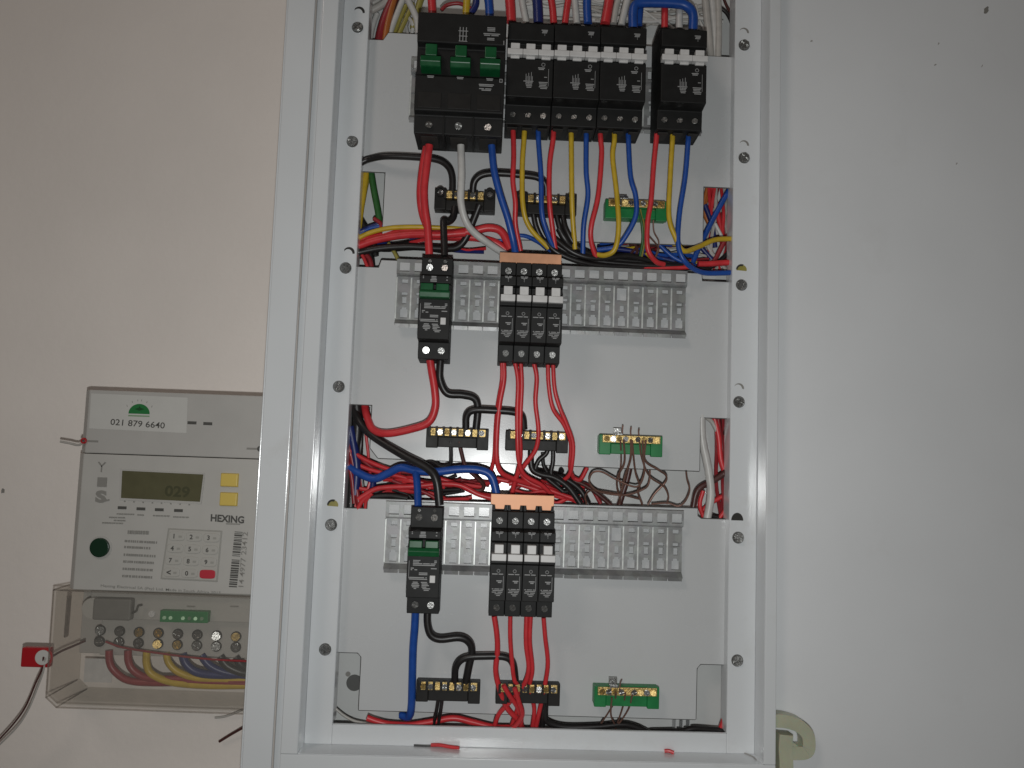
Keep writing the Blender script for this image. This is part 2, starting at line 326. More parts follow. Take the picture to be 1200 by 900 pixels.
# ------------------------------------------------------------------ mounting rails
def rail(X0,X1,ZTOP,label,win=None):
    pit=(X1-X0)/20; mb=MB()
    def q(x0,x1,z0,z1,ya,yb=None):
        yb=ya if yb is None else yb      # ya at z1 (top), yb at z0
        mb.add([(x0,ya,z1),(x1,ya,z1),(x1,yb,z0),(x0,yb,z0)],[(0,1,2,3)])
    T=ZTOP
    for c in range(20):
        X=X0+c*pit
        # upper lip with a square window
        a,bx,cx,d=X,X+2.6,X+11.2,X+pit
        q(a,d,T-2.8,T,-9); q(a,bx,T-10.8,T-2.8,-9); q(cx,d,T-10.8,T-2.8,-9); q(a,d,T-12.6,T-10.8,-9)
        q(a,d,T-13.6,T-12.6,-9,-4)
        # web with its row of punched holes
        zs=[T-13.6,T-16.6,T-20.2,T-28.0,T-30.8,T-32.2,T-38.2,T-41.2,T-43,T-50.6,T-52.2]
        holes={1:(4.6,9.8),3:(4.7,9.7),5:(5.4,9.0),7:(5.2,9.2),8:(4.0,10.4)}
        if c==win: holes={1:(2.6,11.0),2:(2.6,11.0),5:(5.4,9.0),7:(5.2,9.2),8:(4.0,10.4)}
        for i in range(len(zs)-1):
            z1,z0=zs[i],zs[i+1]
            if i in holes:
                h0,h1=holes[i]; q(X,X+h0,z0,z1,-4); q(X+h1,d,z0,z1,-4)
            else: q(X,d,z0,z1,-4)
        q(a,d,T-56.4,T-52.2,-4,-9.2)
        g=.5
        q(a+g,d-g,T-59.6,T-56.4,-9.2,-8.6); q(a,a+g,T-57.6,T-56.4,-9.2); q(d-g,d,T-57.6,T-56.4,-9.2)
    o=obj('din_rail',mb,GALV,None,((X0+X1)/2,0,T-30)); tag(o,label,'mounting rail','slotted steel mounting rails')
    s=o.modifiers.new('solid','SOLIDIFY'); s.thickness=1.0*MM; s.offset=-1
    rb=MB()
    for c in range(20):
        X=X0+c*pit; rb.box(X-.75,X+.75,-5.2,-4.02,T-51.5,T-15)
        rb.box(X+.7,X+1.5,-9.9,-9.02,T-11.4,T-2); rb.box(X+10.5,X+10.95,-5,-4.02,T-50.4,T-43.2); rb.box(X+4.2,X+10.2,-4.9,-4.02,T-51.3,T-50.7); rb.box(X+2.8,X+11,-9.7,-9.02,T-11.5,T-11)  # thin bright bars: highlights painted along window and slot edges
    obj('rib_and_edge_glint',rb,RIBM,o,((X0+X1)/2,0,T-30),.3,1)
    for sx in (X0+6.3,):
        pass
    return o
rail(-103.6,150.2,104.3,'slotted galvanised mounting rail carrying the middle row of breakers',15)
rail(-103.2,150.6,-104.2,'slotted galvanised mounting rail carrying the bottom row of breakers',15)
rail(-99.5,161.0,287.0,'slotted galvanised mounting rail mostly hidden behind the top row of large breakers')

# ------------------------------------------------------------------ breakers
def marks(mb, x, z, rows, y, h=.55, gap=.9):
    for k,row in enumerate(rows):
        for a,bb in row: mb.box(x+a,x+bb,y-.08,y+.02,z-k*gap-h,z-k*gap)
def single(loc,label,group):
    t=thing('circuit_breaker',label,'circuit breaker',loc,group)
    W=6.35
    body=MB().prism([(-10,43),(-30,43),(-30,29.5),(-45,28),(-45,20.5),(-40,19),(-40,9),(-45,7.2),(-48,6.2),(-48,3.2),(-45,2.2),(-45,-26.5),(-31,-27.6),(-30.5,-41.5),(-12,-43),(-8,-43),(-8,43)],-W,W)
    for e in (-1,1): body.box(e*4.9-1.4,e*4.9+1.4,-20,-8.2,42,49.5)
    body.box(-3.5,3.5,-12,-8.2,42,48)
    obj('body',body,BLACK,t,bevel=.45)
    tg=MB().box(-3.6,3.6,-51,-41,11.5,18.5); tg.box(-5.9,5.9,-53,-41,5.8,11.3)
    obj('toggle',tg,WHITE_T,t,bevel=.5)
    for z,rr in ((35.6,2.7),(-34.5,2.7)):
        obj('terminal_screw',screw_mb(0,z,-30 if z>0 else -30.7,rr,1.3,random.random()*1.5,.24),STEEL,t)
    p=MB()
    marks(p,0,28,[[(-3,-.6),(.2,3)],[(-2.6,2.4)],[(-.6,.4)],[(-.2,.2)],[(-.2,.2)]],-45,.6,1.0)
    # round mark, bracket line and lettering rows
    for i in range(10):
        a=i*2*pi/10; p.box(.2+1.2*cos(a)-.25,.2+1.2*cos(a)+.25,-45.08,-44.98,-3+1.2*sin(a)-.25,-3+1.2*sin(a)+.25)
    marks(p,0,-5.2,[[(-4.8,-.4),(.4,4)],],-45,.7)
    p.box(4.2,4.5,-45.08,-44.98,-18,-7)
    marks(p,0,-10.5,[[(-1.2,3.4)],[(0,2.6)]],-45,.8,1.2)
    marks(p,0,-17,[[(-4.6,-3.4),(-2.6,1.5),(2.2,4.6)],[(-4,4.2)],[(-4.6,-1),(0,3.8)],[(-2.2,3)],[(-1,2)]],-45,.6,1.25)
    obj('printed_marks',p,PRINT,t)['kind']='stuff'
    return t
SX=[-7.3,5.7,18.7,31.7]
wh=['leftmost','second','third','rightmost']
sg='single pole breakers with white toggles'
proto=single((SX[0],0,57.5),'leftmost of the four slim white toggle breakers on the middle rail',sg)
for i in range(1,4): dup(proto,(SX[i]+.1,0,57.5),wh[i]+(' from the left' if i in(1,2) else '')+' of the four slim white toggle breakers on the middle rail')
for i in range(4): dup(proto,(SX[i]+.1,0,-151),wh[i]+(' from the left' if i in(1,2) else '')+' of the four slim white toggle breakers on the bottom rail')

def busbar(z,label):
    mb=MB(); xs=[]; x0,x1=-15,37.8
    poly=[(x0,z+9),(x1,z+9)]
    for i in (3,2,1,0):
        c=SX[i]; poly+=[(c+5.5 if i<3 else x1,z+.5)] if i==3 else []
        poly+=[(c+4.2,z),(c+3.6,z-3.4),(c-3.6,z-3.4),(c-4.2,z)]
    poly+=[(x0,z+.5)]
    mb.slab(poly[::-1],-24,-21.5)
    o=obj('copper_busbar',mb,COPPER,None,(11,-22,z),.3); return tag(o,label,'busbar','comb busbars of bare copper')
busbar(101.5,'flat copper comb busbar across the tops of the four middle breakers')
busbar(-103.2,'flat copper comb busbar across the tops of the four bottom breakers')

def leak(loc,label):
    t=thing('earth_leakage_breaker',label,'earth leakage breaker',loc,'two pole earth leakage breakers with green toggles')
    W=13
    body=MB().prism([(-10,43.5),(-31,43.5),(-31,27),(-45,25.5),(-45,19.5),(-41,18.5),(-41,7.5),(-45,6),(-45,-27),(-32,-28.2),(-31.5,-42),(-12,-43.5),(-8,-43.5),(-8,43.5)],-W,W)
    obj('body',body,BLACK,t,bevel=.5)
    tg=MB().box(-11.8,-1.4,-49,-42,12.4,18.3).box(1.0,11.4,-49,-42,12.4,18.3); tg.prism([(-42,5.5),(-51,6.2),(-52.5,10.5),(-50.5,12.6),(-42,12.6)],-12.4,12.4)
    obj('toggle',tg,GREEN_T,t,bevel=.6)
    for x in (-6.3,6.3):
        for z in (35.2,-35): obj('terminal_screw',screw_mb(x,z,-31 if z>0 else -31.8,2.8,1.3,random.random()*1.5,.24),STEEL,t)
        obj('terminal_screw',screw_mb(x,40.8,-31,1.3,.8,.2,.24),STEEL,t)
    p=MB()
    marks(p,-2,25,[[(-8.4,-7.7),(-1.4,2.6),(11,12)],[(-8.4,-7.6),(-1.4,2.6)],[(-2.2,3),(10.8,12)],[(-2.2,3)]],-45,.8,1.25)
    marks(p,0,2.6,[[(-8.4,-2.6),(8.5,10.5)],[(-8.4,-3.6),(8.5,10.5)],[(-8.4,-1),(-.4,5),(5.6,9.6)],[(-8.4,9)],[],[(-10,-7.6),(6,10.6)],[(-10,-8.8),(-7,-4.8)],[],[(-3.4,3.4)],[(-3.4,3.4)],[],[(-11,1),(2,3)],[(-11,3.4)],[],[(-8,-4),(-1.5,3.4)],[(-8.6,-3.2),(-.8,4)],[(-9,-2.6),(-.8,5)],[(-8.4,-3),(-.8,3)],[(-7,-5),(0,6)],[(1,5)]],-45,.75,1.22)
    p.box(-11.6,-11.3,-45.08,-44.98,-12,2)
    obj('printed_marks',p,PRINT,t)['kind']='stuff'
    obj('test_button',MB().box(5.4,9.8,-46,-44,-15,-9.2),WHITE_T,t,bevel=.4)
    return t
lk=leak((-67.2,0,57.8),'black two pole breaker with green toggle on the left of the middle rail')
dup(lk,(-67.0,0,-150),'black two pole breaker with green toggle on the left of the bottom rail')

def three_pole(loc,label):
    t=thing('three_pole_breaker',label,'circuit breaker',loc,'three pole breakers with white toggles')
    W=19.3; tops=MB()
    # body with the height measured from its lower edge
    prof=[(-10,92),(-36,92),(-36,87),(-50,84),(-50,69),(-46,67.5),(-46,55),(-50,53),(-50,20),(-38,18),(-37,1.5),(-12,0),(-8,0),(-8,92)]
    obj('body',MB().prism(prof,-W,W),BLACK,t,bevel=.6)
    dv=MB()
    for x in (-6.5,6.5): dv.box(x-.25,x+.25,-37.4,-30,.8,17.5)
    for x in (-13,0,13): tops.box(x-5,x+5,-30,-14,92,96); 
    obj('terminal_shroud',tops,BLACK,t,bevel=.5)
    for x in (-13,0,13):
        obj('toggle',MB().box(x-3.8,x+3.8,-52,-47,59.5,65.5).box(x-6.42,x+6.42,-53.5,-47,55,60).box(x-3.8,x+3.8,-51.5,-47,52.6,55),WHITE_T,t,bevel=.5)
        obj('terminal_screw',screw_mb(x,9.5,-37.6,2.4,1.3,random.random()*1.5,.24),STEEL,t)
        obj('terminal_opening',MB().box(x-4.2,x+4.2,-33,-16,-.25,.6),HOLE,t)
    p=MB()
    marks(p,11,79,[[(-2.4,2.8)],[(-1.6,2.6)],[(-2,2.2)],[(.2,.6)],[(.2,.6)]],-50,.75,1.1)
    for k,x in enumerate((-3.4,-1.2,1.0)):
        p.box(x,x+.4,-50.08,-49.98,31,40-k*1.2+2*k)
        p.box(x+.9,x+1.3,-50.08,-49.98,33,38)
    marks(p,-1,34,[[(-4.2,4)],[(-2.4,3.4)],[(-2.2,2.8)],[(-2,3)],[(-1.5,2.5)]],-50,.7,1.3)
    for i in range(9):
        a=i*2*pi/9; p.box(11+1.4*cos(a)-.3,11+1.4*cos(a)+.3,-50.08,-49.98,48.5+1.4*sin(a)-.3,48.5+1.4*sin(a)+.3)
    marks(p,11,46,[[(-4.4,1.4)],[(-3.8,.6)]],-50,.8,1.2)
    p.box(15.4,15.7,-50.08,-49.98,30,45); marks(p,12,38,[[(0,2.4)]],-50,.6)
    marks(p,11,33.5,[[(-3.4,4)],[(-3,3.4)],[(-2.8,3)],[(-3.2,4)],[(-2,3.6)]],-50,.7,1.3)
    obj('printed_marks',p,PRINT,t)['kind']='stuff'
    return t
TX=[4.4,43.6,82.7,134.2]; TZ=[216.6,217.0,217.4,218.4]
tl=['black three pole breaker with white toggles touching the large green toggle breaker',
    'black three pole breaker with white toggles in the middle of the joined trio on top',
    'black three pole breaker with white toggles at the right end of the joined trio',
    'black three pole breaker with white toggles standing alone at the top right']
tp=three_pole((TX[0],0,TZ[0]),tl[0])
for i in (1,2,3): dup(tp,(TX[i],0,TZ[i]),tl[i])

def main_breaker():
    t=thing('main_switch','large black three pole main breaker with three green toggles at the top left','main breaker',(-53.4,0,201))
    W=36.8
    prof=[(-10,107),(-46,107),(-50,104),(-56,101),(-56,76),(-50,74),(-50,50),(-56,47),(-56,17.5),(-51,15.5),(-50,0),(-12,1.5),(-8,1.5),(-8,107)]
    obj('body',MB().prism(prof,-W,W),BLACK,t,bevel=.8)
    for i,x in enumerate((-24.4,0,24.4)):
        tg=MB().box(x-4.8,x+4.8,-61,-50,62,72); tg.prism([(-50,51),(-62,52),(-65,55.5),(-62.5,61),(-50,62.2)],x-8.4,x+8.4)
        obj('toggle',tg,GREEN_T,t,bevel=.7)
        obj('terminal_screw',screw_mb(x,7,-51,3.0,1.6,random.random()*1.5,.24),STEEL,t)
        obj('terminal_opening',MB().box(x-7,x+7,-44,-20,-.3,.9),HOLE,t)
        obj('pole_cover',MB().box(x-9.6,x+9.6,-56.5,-55.9,19.5,33),BLACK2,t,bevel=.4)
    for x in (-12.2,12.2): obj('pole_divider',MB().box(x-.8,x+.8,-51.8,-18,-2.2,15),BLACK,t,bevel=.2)
    p=MB()
    for k in range(3): p.box(-2+k*2.6,-1.4+k*2.6,-56.1,-55.98,78,90)
    marks(p,0,87,[[(-3,5)],[],[(-2.4,4.6)],[],[(-2.4,4.6)]],-56,.6,2.2)
    marks(p,24.4,91,[[(-3.6,3)],[(-3.6,3)],[(-3.4,3)],[],[(-6.6,7.2)],[(-6,-1),(0,6)],[],[(-3.4,2.6)],[(-3.4,2.6)]],-56,.8,1.3)
    for x in (-24.4,0,24.4): marks(p,x,47,[[(-2.8,2.8)],[(-2.4,2.4)]],-56,.7,1.1)
    marks(p,22,42,[[(-6.4,6)],[(-6,5)],[],[(-6,-2),(-1,4)],[(-4,3.6)]],-56,.8,1.2)
    for a,bb,c,d in ((32.5,35,44,44.5),(32.5,35,46.6,47.1),(32.5,33,44.5,46.6),(34.5,35,44.5,46.6)): p.box(a,bb,-56.1,-55.98,c,d)
    marks(p,34.6,80,[[(0,.7)],[(0,.7)],[(0,.7)]],-56,1,1.2)
    obj('printed_marks',p,PRINT,t)['kind']='stuff'
main_breaker()

# ------------------------------------------------------------------ terminal bars
def terminal_bar(xc,z,w,kind,label,nscrew=8,caps=True):
    blk = kind=='neutral'
    t=thing('neutral_bar' if blk else 'earth_bar',label,'neutral bar' if blk else 'earth bar',(xc,0,z),'neutral terminal bars' if blk else 'earth terminal bars')
    m=BLACK2 if blk else GREEN_B; h=w/2
    base=MB().box(-h,h,-8,-.3,-10.5,5); up=8.5 if caps else 5.8
    base.box(-h,-h+10,-13,-8,-10.5-(0 if caps else .8),up).box(h-10,h,-13,-8,-12 if not caps else -10.5,up)
    base.box(-h+10,h-10,-12.4,-8,-10.5,-1.6)
    obj('base',base,m,t,bevel=.7)
    obj('bar',MB().box(-h+2.5 if not caps else -h+10.2,h-2.5 if not caps else h-10.2,-15.5,-8.2 if caps else -13.1,-1.0,5.5),BRASS,t,bevel=.4)
    mgd=(w-2*(13 if caps else 6))/(nscrew-1)
    for i in range(nscrew):
        mg=13 if caps else 6; x=-h+mg+i*(w-2*mg)/(nscrew-1)
        if blk: obj('partition',MB().box(x-mgd/2-1.1,x-mgd/2+1.1,-17,-8,-1.8,5.9),m,t,bevel=.3)
        obj('clamp_screw',screw_mb(x,2.2,-15.5,2.4,2.0,random.random()*1.5,.2),STEEL if i%2 else BRASS,t)
    for sx in ((-1,1) if caps else ()):
        x=sx*(h-5); ring=MB()
        for i in range(14):
            a0=i*2*pi/14;a1=(i+1)*2*pi/14
            ring.slab([(x+3.9*cos(a0),4.5+4.6*sin(a0)),(x+3.9*cos(a1),4.5+4.6*sin(a1)),(x+2.7*cos(a1),4.5+3.2*sin(a1)),(x+2.7*cos(a0),4.5+3.2*sin(a0))][::-1],-15.4,-13)
        obj('screw_ring',ring,m,t)
        obj('fixing_screw',screw_mb(x,4.3,-13,2.6,1.4,random.random(),.2),STEEL,t)
    if not blk: obj('saddle_clamp',MB().box(-h+12.5,-h+19.5,-16.5,-12,5.6,7.2).box(-h+12.5,-h+13.7,-16.5,-12,-1,5.6).box(-h+12.5,-h+19.5,-9,-7.5,5,11.8),STEEL,t,bevel=.3)
    return t
for row,(zz,n) in enumerate(((159.5,'top'),(-46.5,'middle'),(-256,'bottom'))):
    terminal_bar((-47,-45.2,-44.4)[row],zz,53,'neutral','black neutral terminal bar with brass screws, left one below the %s breaker row'%n,5 if row==0 else 8,row==0)
    terminal_bar((24,22.5,21.8)[row],zz-.2,53.5,'neutral','black neutral terminal bar beside the earth bar below the %s breaker row, partly behind wires'%n,5 if row==0 else 8,row==0)
    terminal_bar((103.2,103.2,104.5)[row],zz-.6,54.5,'earth','green earth terminal bar below the %s breaker row'%n,9,False)

# ------------------------------------------------------------------ wires
COUNT={}
def wire(col, r, pts, label, group, n=9, name=None):
    P=[at(px,py,y) for px,py,y in pts]
    kind=name or {'copper':'copper_wire','darkred':'red_wire','navy':'blue_wire','olive':'yellow_wire'}.get(col,col+'_wire')
    o=obj(kind, MB().tube(P,r,n), C[col], None, P[0], smooth=True)
    return tag(o,label,'wire',group)
def path(s, y0, y1=None, mid=None):
    L=s
    k=len(L)
    if y1 is None: y1=y0
    out=[]
    for i,q in enumerate(L):
        a,bb=q[:2]
        if len(q)>2: out.append(q); continue
        t=i/(k-1); y=y0+(y1-y0)*t
        if mid is not None: y+= (mid-(y0+y1)/2)*4*t*(1-t)
        out.append((a,bb,y*.55 if y>0 else y))
    return out

G1='phase wires leaving the top row of breakers'
wire('red',3.4,path([(503,170),(500,195),(497,222),(498,245),(501,266),(503,298)],-32,-24,-30),'thick red wire from the green toggle main breaker straight down to the breaker below','feeder wires')
wire('red',3.4,path([(500,172),(495,200),(492.5,228),(495,250),(501,266),(506,275),(545,273)],-30,-8,-18),'thick red wire bowing left below the main breaker','feeder wires')
wire('white',3.2,path([(540,170),(541,205),(540,235),(545,257),(555,272),(575,287),(592,298)],-32,-6,-24),'white wire from the middle pole of the main breaker','feeder wires')
wire('blue',3.2,path([(576,170),(579,200),(586,228),(595,256),(601,280),(604,296)],-32,-12,-24),'thick blue wire from the right pole of the main breaker','feeder wires')
for (col,pts,lab) in [
 ('red',[(601,145),(602,182),(601,212),(604,238),(604,263),(610,294)],'first red wire from the left under the joined three pole breakers'),
 ('yellow',[(615,146),(614,165),(612,197),(613,242),(621,267),(643,291)],'first yellow wire from the left under the joined three pole breakers'),
 ('blue',[(631,147),(631,165),(634,207),(635,249),(641,272),(650,293)],'bright blue wire left of the second red one under the joined breakers'),
 ('red',[(649,147),(648,165),(644,195),(644,237),(647,265),(651,293)],'red wire crossing the right hand neutral bar at the top'),
 ('yellow',[(669,148),(669.5,165),(670,218),(671,253),(674,292)],'straight yellow wire at the right end of the top neutral bar'),
 ('blue',[(687,148),(687,165),(687,202),(689,230),(684,265),(683,300)],'blue wire hanging between the straight yellow and the bent red wire'),
 ('red',[(703,149),(704,165),(705,183),(701,230),(693,265),(693,284),(699,303)],'red wire bending left before the green earth bar'),
 ('yellow',[(720,149),(720,165),(718,185),(722.5,225),(725,265),(721,291),(710,299),(697,298)],'yellow wire with a U bend at its foot before the earth bar'),
 ('blue',[(736,149),(736.5,165),(739,207),(745,230),(745,253),(735,274),(722,289),(700,293)],'blue wire crossing the green earth bar and curving left'),
 ('red',[(770,152),(769,165),(766,195),(763,235),(759,260),(759,291),(768,306),(778,310)],'red wire from the lone three pole breaker at the right'),
 ('yellow',[(788,152),(788,165),(785.5,207),(784,253),(791,277),(801,294),(819,289,-12),(838,281,-7),(862,280,-4),(880,281,-2)],'yellow wire from the lone right breaker, bending out to the right'),
 ('blue',[(807,152),(806.5,165),(803,207),(796,253),(795,288),(804,308),(822,319,-9),(845,320,-6),(862,319,-4),(880,318,-2)],'blue wire from the lone right breaker, curving to the right edge')]:
    wire(col,2.3,path(pts,-27,-8,-22),lab,G1)
wire('yellow',1.7,path([(757,296),(764,303),(772,309)],-3,0),'short orange yellow wire beside the foot of the red one','loose wires in the upper gap')
G2='black neutral jumpers'
wire('black',3.1,path([(412,199,-5),(424,190,-5),(434,186,-6),(452,183),(485,184),(512,187),(525,195),(530,208),(530,228)],-2,-12,-14),'black wire arching from the left edge to the top left neutral bar',G2)
wire('black',3.1,path([(554,228),(556,213),(565,205),(582,203),(610,205),(630,208),(639,216),(640,230)],-13,-13,-20),'black jumper arching between the two top neutral bars',G2)
wire('black',3.1,path([(533,243),(531,255),(525,260),(520,259),(520,272),(521,300)],-11,-24,-18),'short kinked black wire from the top left neutral bar into the breaker below',G2)
wire('black',3.2,path([(562,240),(554,260),(546,279),(535,290),(515,291),(480,289),(445,291),(415,297)],-12,6,0),'black wire from the top left neutral bar sweeping left in the gap',G2)
G3='wires running across the upper gap'
wire('red',3.6,path([(412,291),(440,281),(476,275),(517,274),(552,271),(573,267),(588,272),(598,292)],8,-8,-6),'thick red wire crossing the upper gap to the copper busbar',G3)
wire('red',3.4,path([(414,282),(445,277),(485,270),(520,276),(560,279),(580,284),(593,293)],12,-2,-1),'thick red wire below the upper crossing red one',G3)
wire('yellow',2.2,path([(414,283),(430,274),(455,267.5),(485,266),(515,267),(545,269),(580,278)],4,6,-2),'yellow wire lying along the top of the thick red ones',G3)
wire('blue',1.6,path([(414,280),(428,270),(440,266),(460,264),(500,262),(540,266)],8,8,3),'thin blue wire above the yellow one in the upper gap',G3)
wire('black',2.6,path([(415,288),(450,292),(490,290),(520,294)],20,10),'black wire low in the upper gap behind the red ones',G3)
wire('black',3.0,path([(420,300),(450,290),(480,285)],24,16),'black cable end behind the left breaker',G3)
wire('blue',2.0,path([(585,282),(610,276),(628,282),(646,294)],4,-4),'blue wire showing behind the phase wires above the copper busbar',G3)
wire('navy',1.7,path([(605,275),(622,277),(641,292)],8,2),'dark blue wire just above the copper busbar',G3)
wire('yellow',1.5,path([(560,275),(590,272),(620,279)],14,10),'thin yellow wire behind the blue ones in the upper gap',G3)
for i,(pts,lab) in enumerate([
 ([(624,246),(629,268),(640,285),(662,297),(700,306),(760,311),(800,312)],'black wire from the left side of the top right neutral bar'),
 ([(632,246),(637,266),(650,286),(680,301),(720,308),(790,315)],'second black wire from the top right neutral bar'),
 ([(651,248),(657,270),(668,287),(690,299),(730,305),(780,309)],'black wire bending right under the top right neutral bar'),
 ([(655,268),(662,280),(672,290),(700,301),(745,308)],'thick black wire at the right foot of the top neutral bar'),
 ([(638,282),(655,297),(690,309),(740,313),(825,314)],'lowest black wire lying over the middle rail'),
 ([(646,276),(672,296),(700,303),(735,300),(765,306),(830,316)],'black wire looping low in the upper gap'),
 ([(659,249),(664,270),(680,292),(715,304),(770,312)],'black wire on the far right of the top neutral bar')]):
    wire('black',2.5 if i!=3 else 3.2,path(pts,-9,4+i*2,-1-i),lab,'black wires gathered in the upper gap')
wire('olive',2.1,path([(749,246),(753,262),(754,282),(750,305)],-11,2,-8),'green and yellow earth wire hanging from the top earth bar','earth wires')
wire('green',1.2,path([(748.3,246),(752.2,262),(753.2,282),(749,305)],-12.8,0,-9.8),'thin green stripe wire beside the yellow earth wire','earth wires')
for pts,lab in [([(738,246),(741,262),(737,275)],'short bare strand below the left of the top earth bar'),([(766,246),(766,270),(772,284),(768,302)],'bare strand hanging below the right of the top earth bar'),([(760,276),(772,292),(764,306)],'bare strand low under the top earth bar')]:
    wire('copper',.7,path(pts,-12,2),lab,'bare earth strands',6)
for pts,lab in [([(742,283),(747,293),(742,306)],'left brown twisted wire under the top earth bar'),([(738,288),(748,284),(756,291)],'brown wire crossing under the top earth bar'),([(736,305),(742,294),(752,287)],'lower brown twisted wire under the top earth bar')]:
    wire('brown',1.3,path(pts,6,10),lab,'loose wires in the upper gap',7)
wire('blue',2.0,path([(757,272),(772,286),(790,302),(815,312)],10,6),'blue wire running down right behind the red one','loose wires in the upper gap')
wire('navy',2.4,path([(700,290),(725,292),(750,296),(790,306)],14,14),'dark blue wire low behind the earth wires','loose wires in the upper gap')
wire('darkred',1.5,path([(768,293),(780,286),(790,280)],18,20),'short dark red wire behind the right yellow one','loose wires in the upper gap')
wire('yellow',1.4,path([(790,300),(800,290),(806,280),(808,272)],20,24),'thin yellow wire end behind the right blue one','loose wires in the upper gap')
wire('red',2.2,path([(740,315),(775,314),(806,313),(812,311)],4,2),'red wire lying along the top edge of the middle rail','loose wires in the upper gap')
wire('red',2.7,path([(818,309),(832,309),(848,308),(866,307)],0,2),'red wire running out to the right edge above the blue one','loose wires in the upper gap')
wire('black',2.2,path([(818,315),(835,312),(850,300),(862,290)],14,20),'black wire rising to the right edge','loose wires in the upper gap')
GR='wires bundled in the upper right opening'
for col,r,pts,y,lab in [
 ('blue',2.5,[(858,216),(838,252),(820,288),(810,312)],12,'blue wire slanting down left across the upper right opening'),
 ('navy',2.2,[(813,278),(822,290),(836,306)],20,'dark wire slanting down right below the upper right plate corner'),
 ('red',2.6,[(834,214),(840,245),(846,275),(848,312)],28,'red wire standing in the upper right opening'),
 ('darkred',2.4,[(842,212),(838,238),(848,262),(853,300)],34,'dark red wire crossing inside the upper right opening'),
 ('orange',2.2,[(836,216),(828,232),(826,250),(834,268)],30,'orange wire in the left of the upper right opening'),
 ('orange',1.8,[(830,214),(827,228),(824,240)],26,'short orange wire at the corner of the upper right opening'),
 ('navy',2.4,[(826,240),(834,262),(838,290)],24,'dark blue wire behind the slanting blue one'),
 ('grey',2.8,[(850,222),(850,250),(858,280)],38,'grey cable at the right of the upper right opening'),
 ('grey',2.2,[(860,230),(853,262),(858,290)],30,'thin grey cable by the right edge of the upper right opening'),
 ('white',1.6,[(838,262),(848,285),(842,308)],20,'white wire low in the upper right opening'),
 ('darkred',2.2,[(862,262),(848,285),(838,304),(832,310)],16,'dark red wire curving low in the upper right opening')]:
    wire(col,r,path(pts,y,y+4),lab,GR)
GL='wires bundled in the upper left opening'
for col,r,pts,y,lab in [
 ('green',3.0,[(434,196),(438,222),(443,248),(446,270)],10,'green wire in the upper left opening'),
 ('yellow',2.8,[(430,196),(427,220),(423,246),(420,270)],8,'yellow wire in the upper left opening'),
 ('olive',2.0,[(437,196),(430,215),(425,240)],20,'dull yellow wire behind the green one at the left'),
 ('black',3.2,[(418,250),(425,262),(436,280),(440,300)],14,'black cable low in the upper left opening'),
 ('navy',2.4,[(414,276),(430,268),(446,262)],6,'dark blue wire at the left edge of the upper left opening'),
 ('darkred',2.0,[(438,256),(446,262),(446,270)],3,'short dark red wire end beside the green one'),
 ('red',1.6,[(418,288),(425,300),(432,316)],6,'thin red wire dropping at the left edge'),
 ('darkred',2.4,[(420,292),(432,302),(436,316)],12,'dark red wire dropping beside the thin red one'),
 ('black',3.4,[(430,282),(434,298),(436,318)],18,'thick black cable dropping at the left edge'),
 ('olive',1.8,[(455,285),(461,294),(467,305)],10,'olive wire end above the middle rail')]:
    wire(col,r,path(pts,y),lab,GL)

# wires above the top row of breakers
GT='wires entering the tops of the upper breakers'
for col,r,pts,lab in [
 ('red',3.8,[(505,-12),(506,2),(507,18)],'thick red wire entering the left pole of the main breaker'),
 ('darkred',1.7,[(517,12),(524,6),(538,4),(552,10)],'thin dark red wire arching over the main breaker'),
 ('yellow',3.4,[(548,-12),(547,2),(546,20)],'thick yellow wire entering the middle pole of the main breaker'),
 ('blue',4.0,[(570,-12),(573,4),(574,24)],'thick blue wire entering the right pole of the main breaker'),
 ('navy',3.0,[(556,-12),(558,4),(552,16)],'dark blue wire behind the yellow one over the main breaker'),
 ('red',4.6,[(596,-12),(598,6),(599,26)],'thick red wire over the first white toggle'),
 ('white',3.0,[(610,-12),(613,8),(617,28)],'white wire over the second white toggle'),
 ('navy',4.6,[(628,-12),(630,6),(631,28)],'dark blue wire over the third white toggle'),
 ('red',3.2,[(643,-12),(647,6),(649,28)],'red wire over the fourth white toggle'),
 ('red',3.0,[(668,-12),(665,6),(662,28)],'red wire leaning left over the fifth white toggle'),
 ('white',3.1,[(672,-12),(674,6),(676,28)],'white wire over the fifth white toggle'),
 ('blue',3.8,[(689,-12),(688,6),(689,28)],'blue wire over the sixth white toggle'),
 ('red',4.4,[(715,-12),(713,6),(709,28)],'thick red wire over the seventh white toggle'),
 ('grey',2.8,[(728,-12),(722,8),(719,28)],'grey wire over the seventh white toggle'),
 ('white',3.2,[(738,-12),(733,8),(728,30)],'white wire leaning left over the eighth white toggle'),
 ('blue',4.2,[(742,34),(742,14),(746,5),(760,3),(790,4),(804,7),(812,17),(812,38)],'thick blue wire bridging over to the lone right breaker'),
 ('blue',3.6,[(752,-12),(750,5),(748,30)],'blue wire standing at the left end of the bridging one'),
 ('red',3.1,[(779,-10),(779,10),(779,34)],'red wire entering the lone right breaker'),
 ('white',3.1,[(793,-12),(796,6),(796,34)],'white wire entering the middle of the lone right breaker')]:
    y=-20 if 'bridging over' not in lab else -26
    wire(col,r,[(a,bb,y) for a,bb in pts],lab,GT)
GTL='wires bundled behind the top plate at the left'
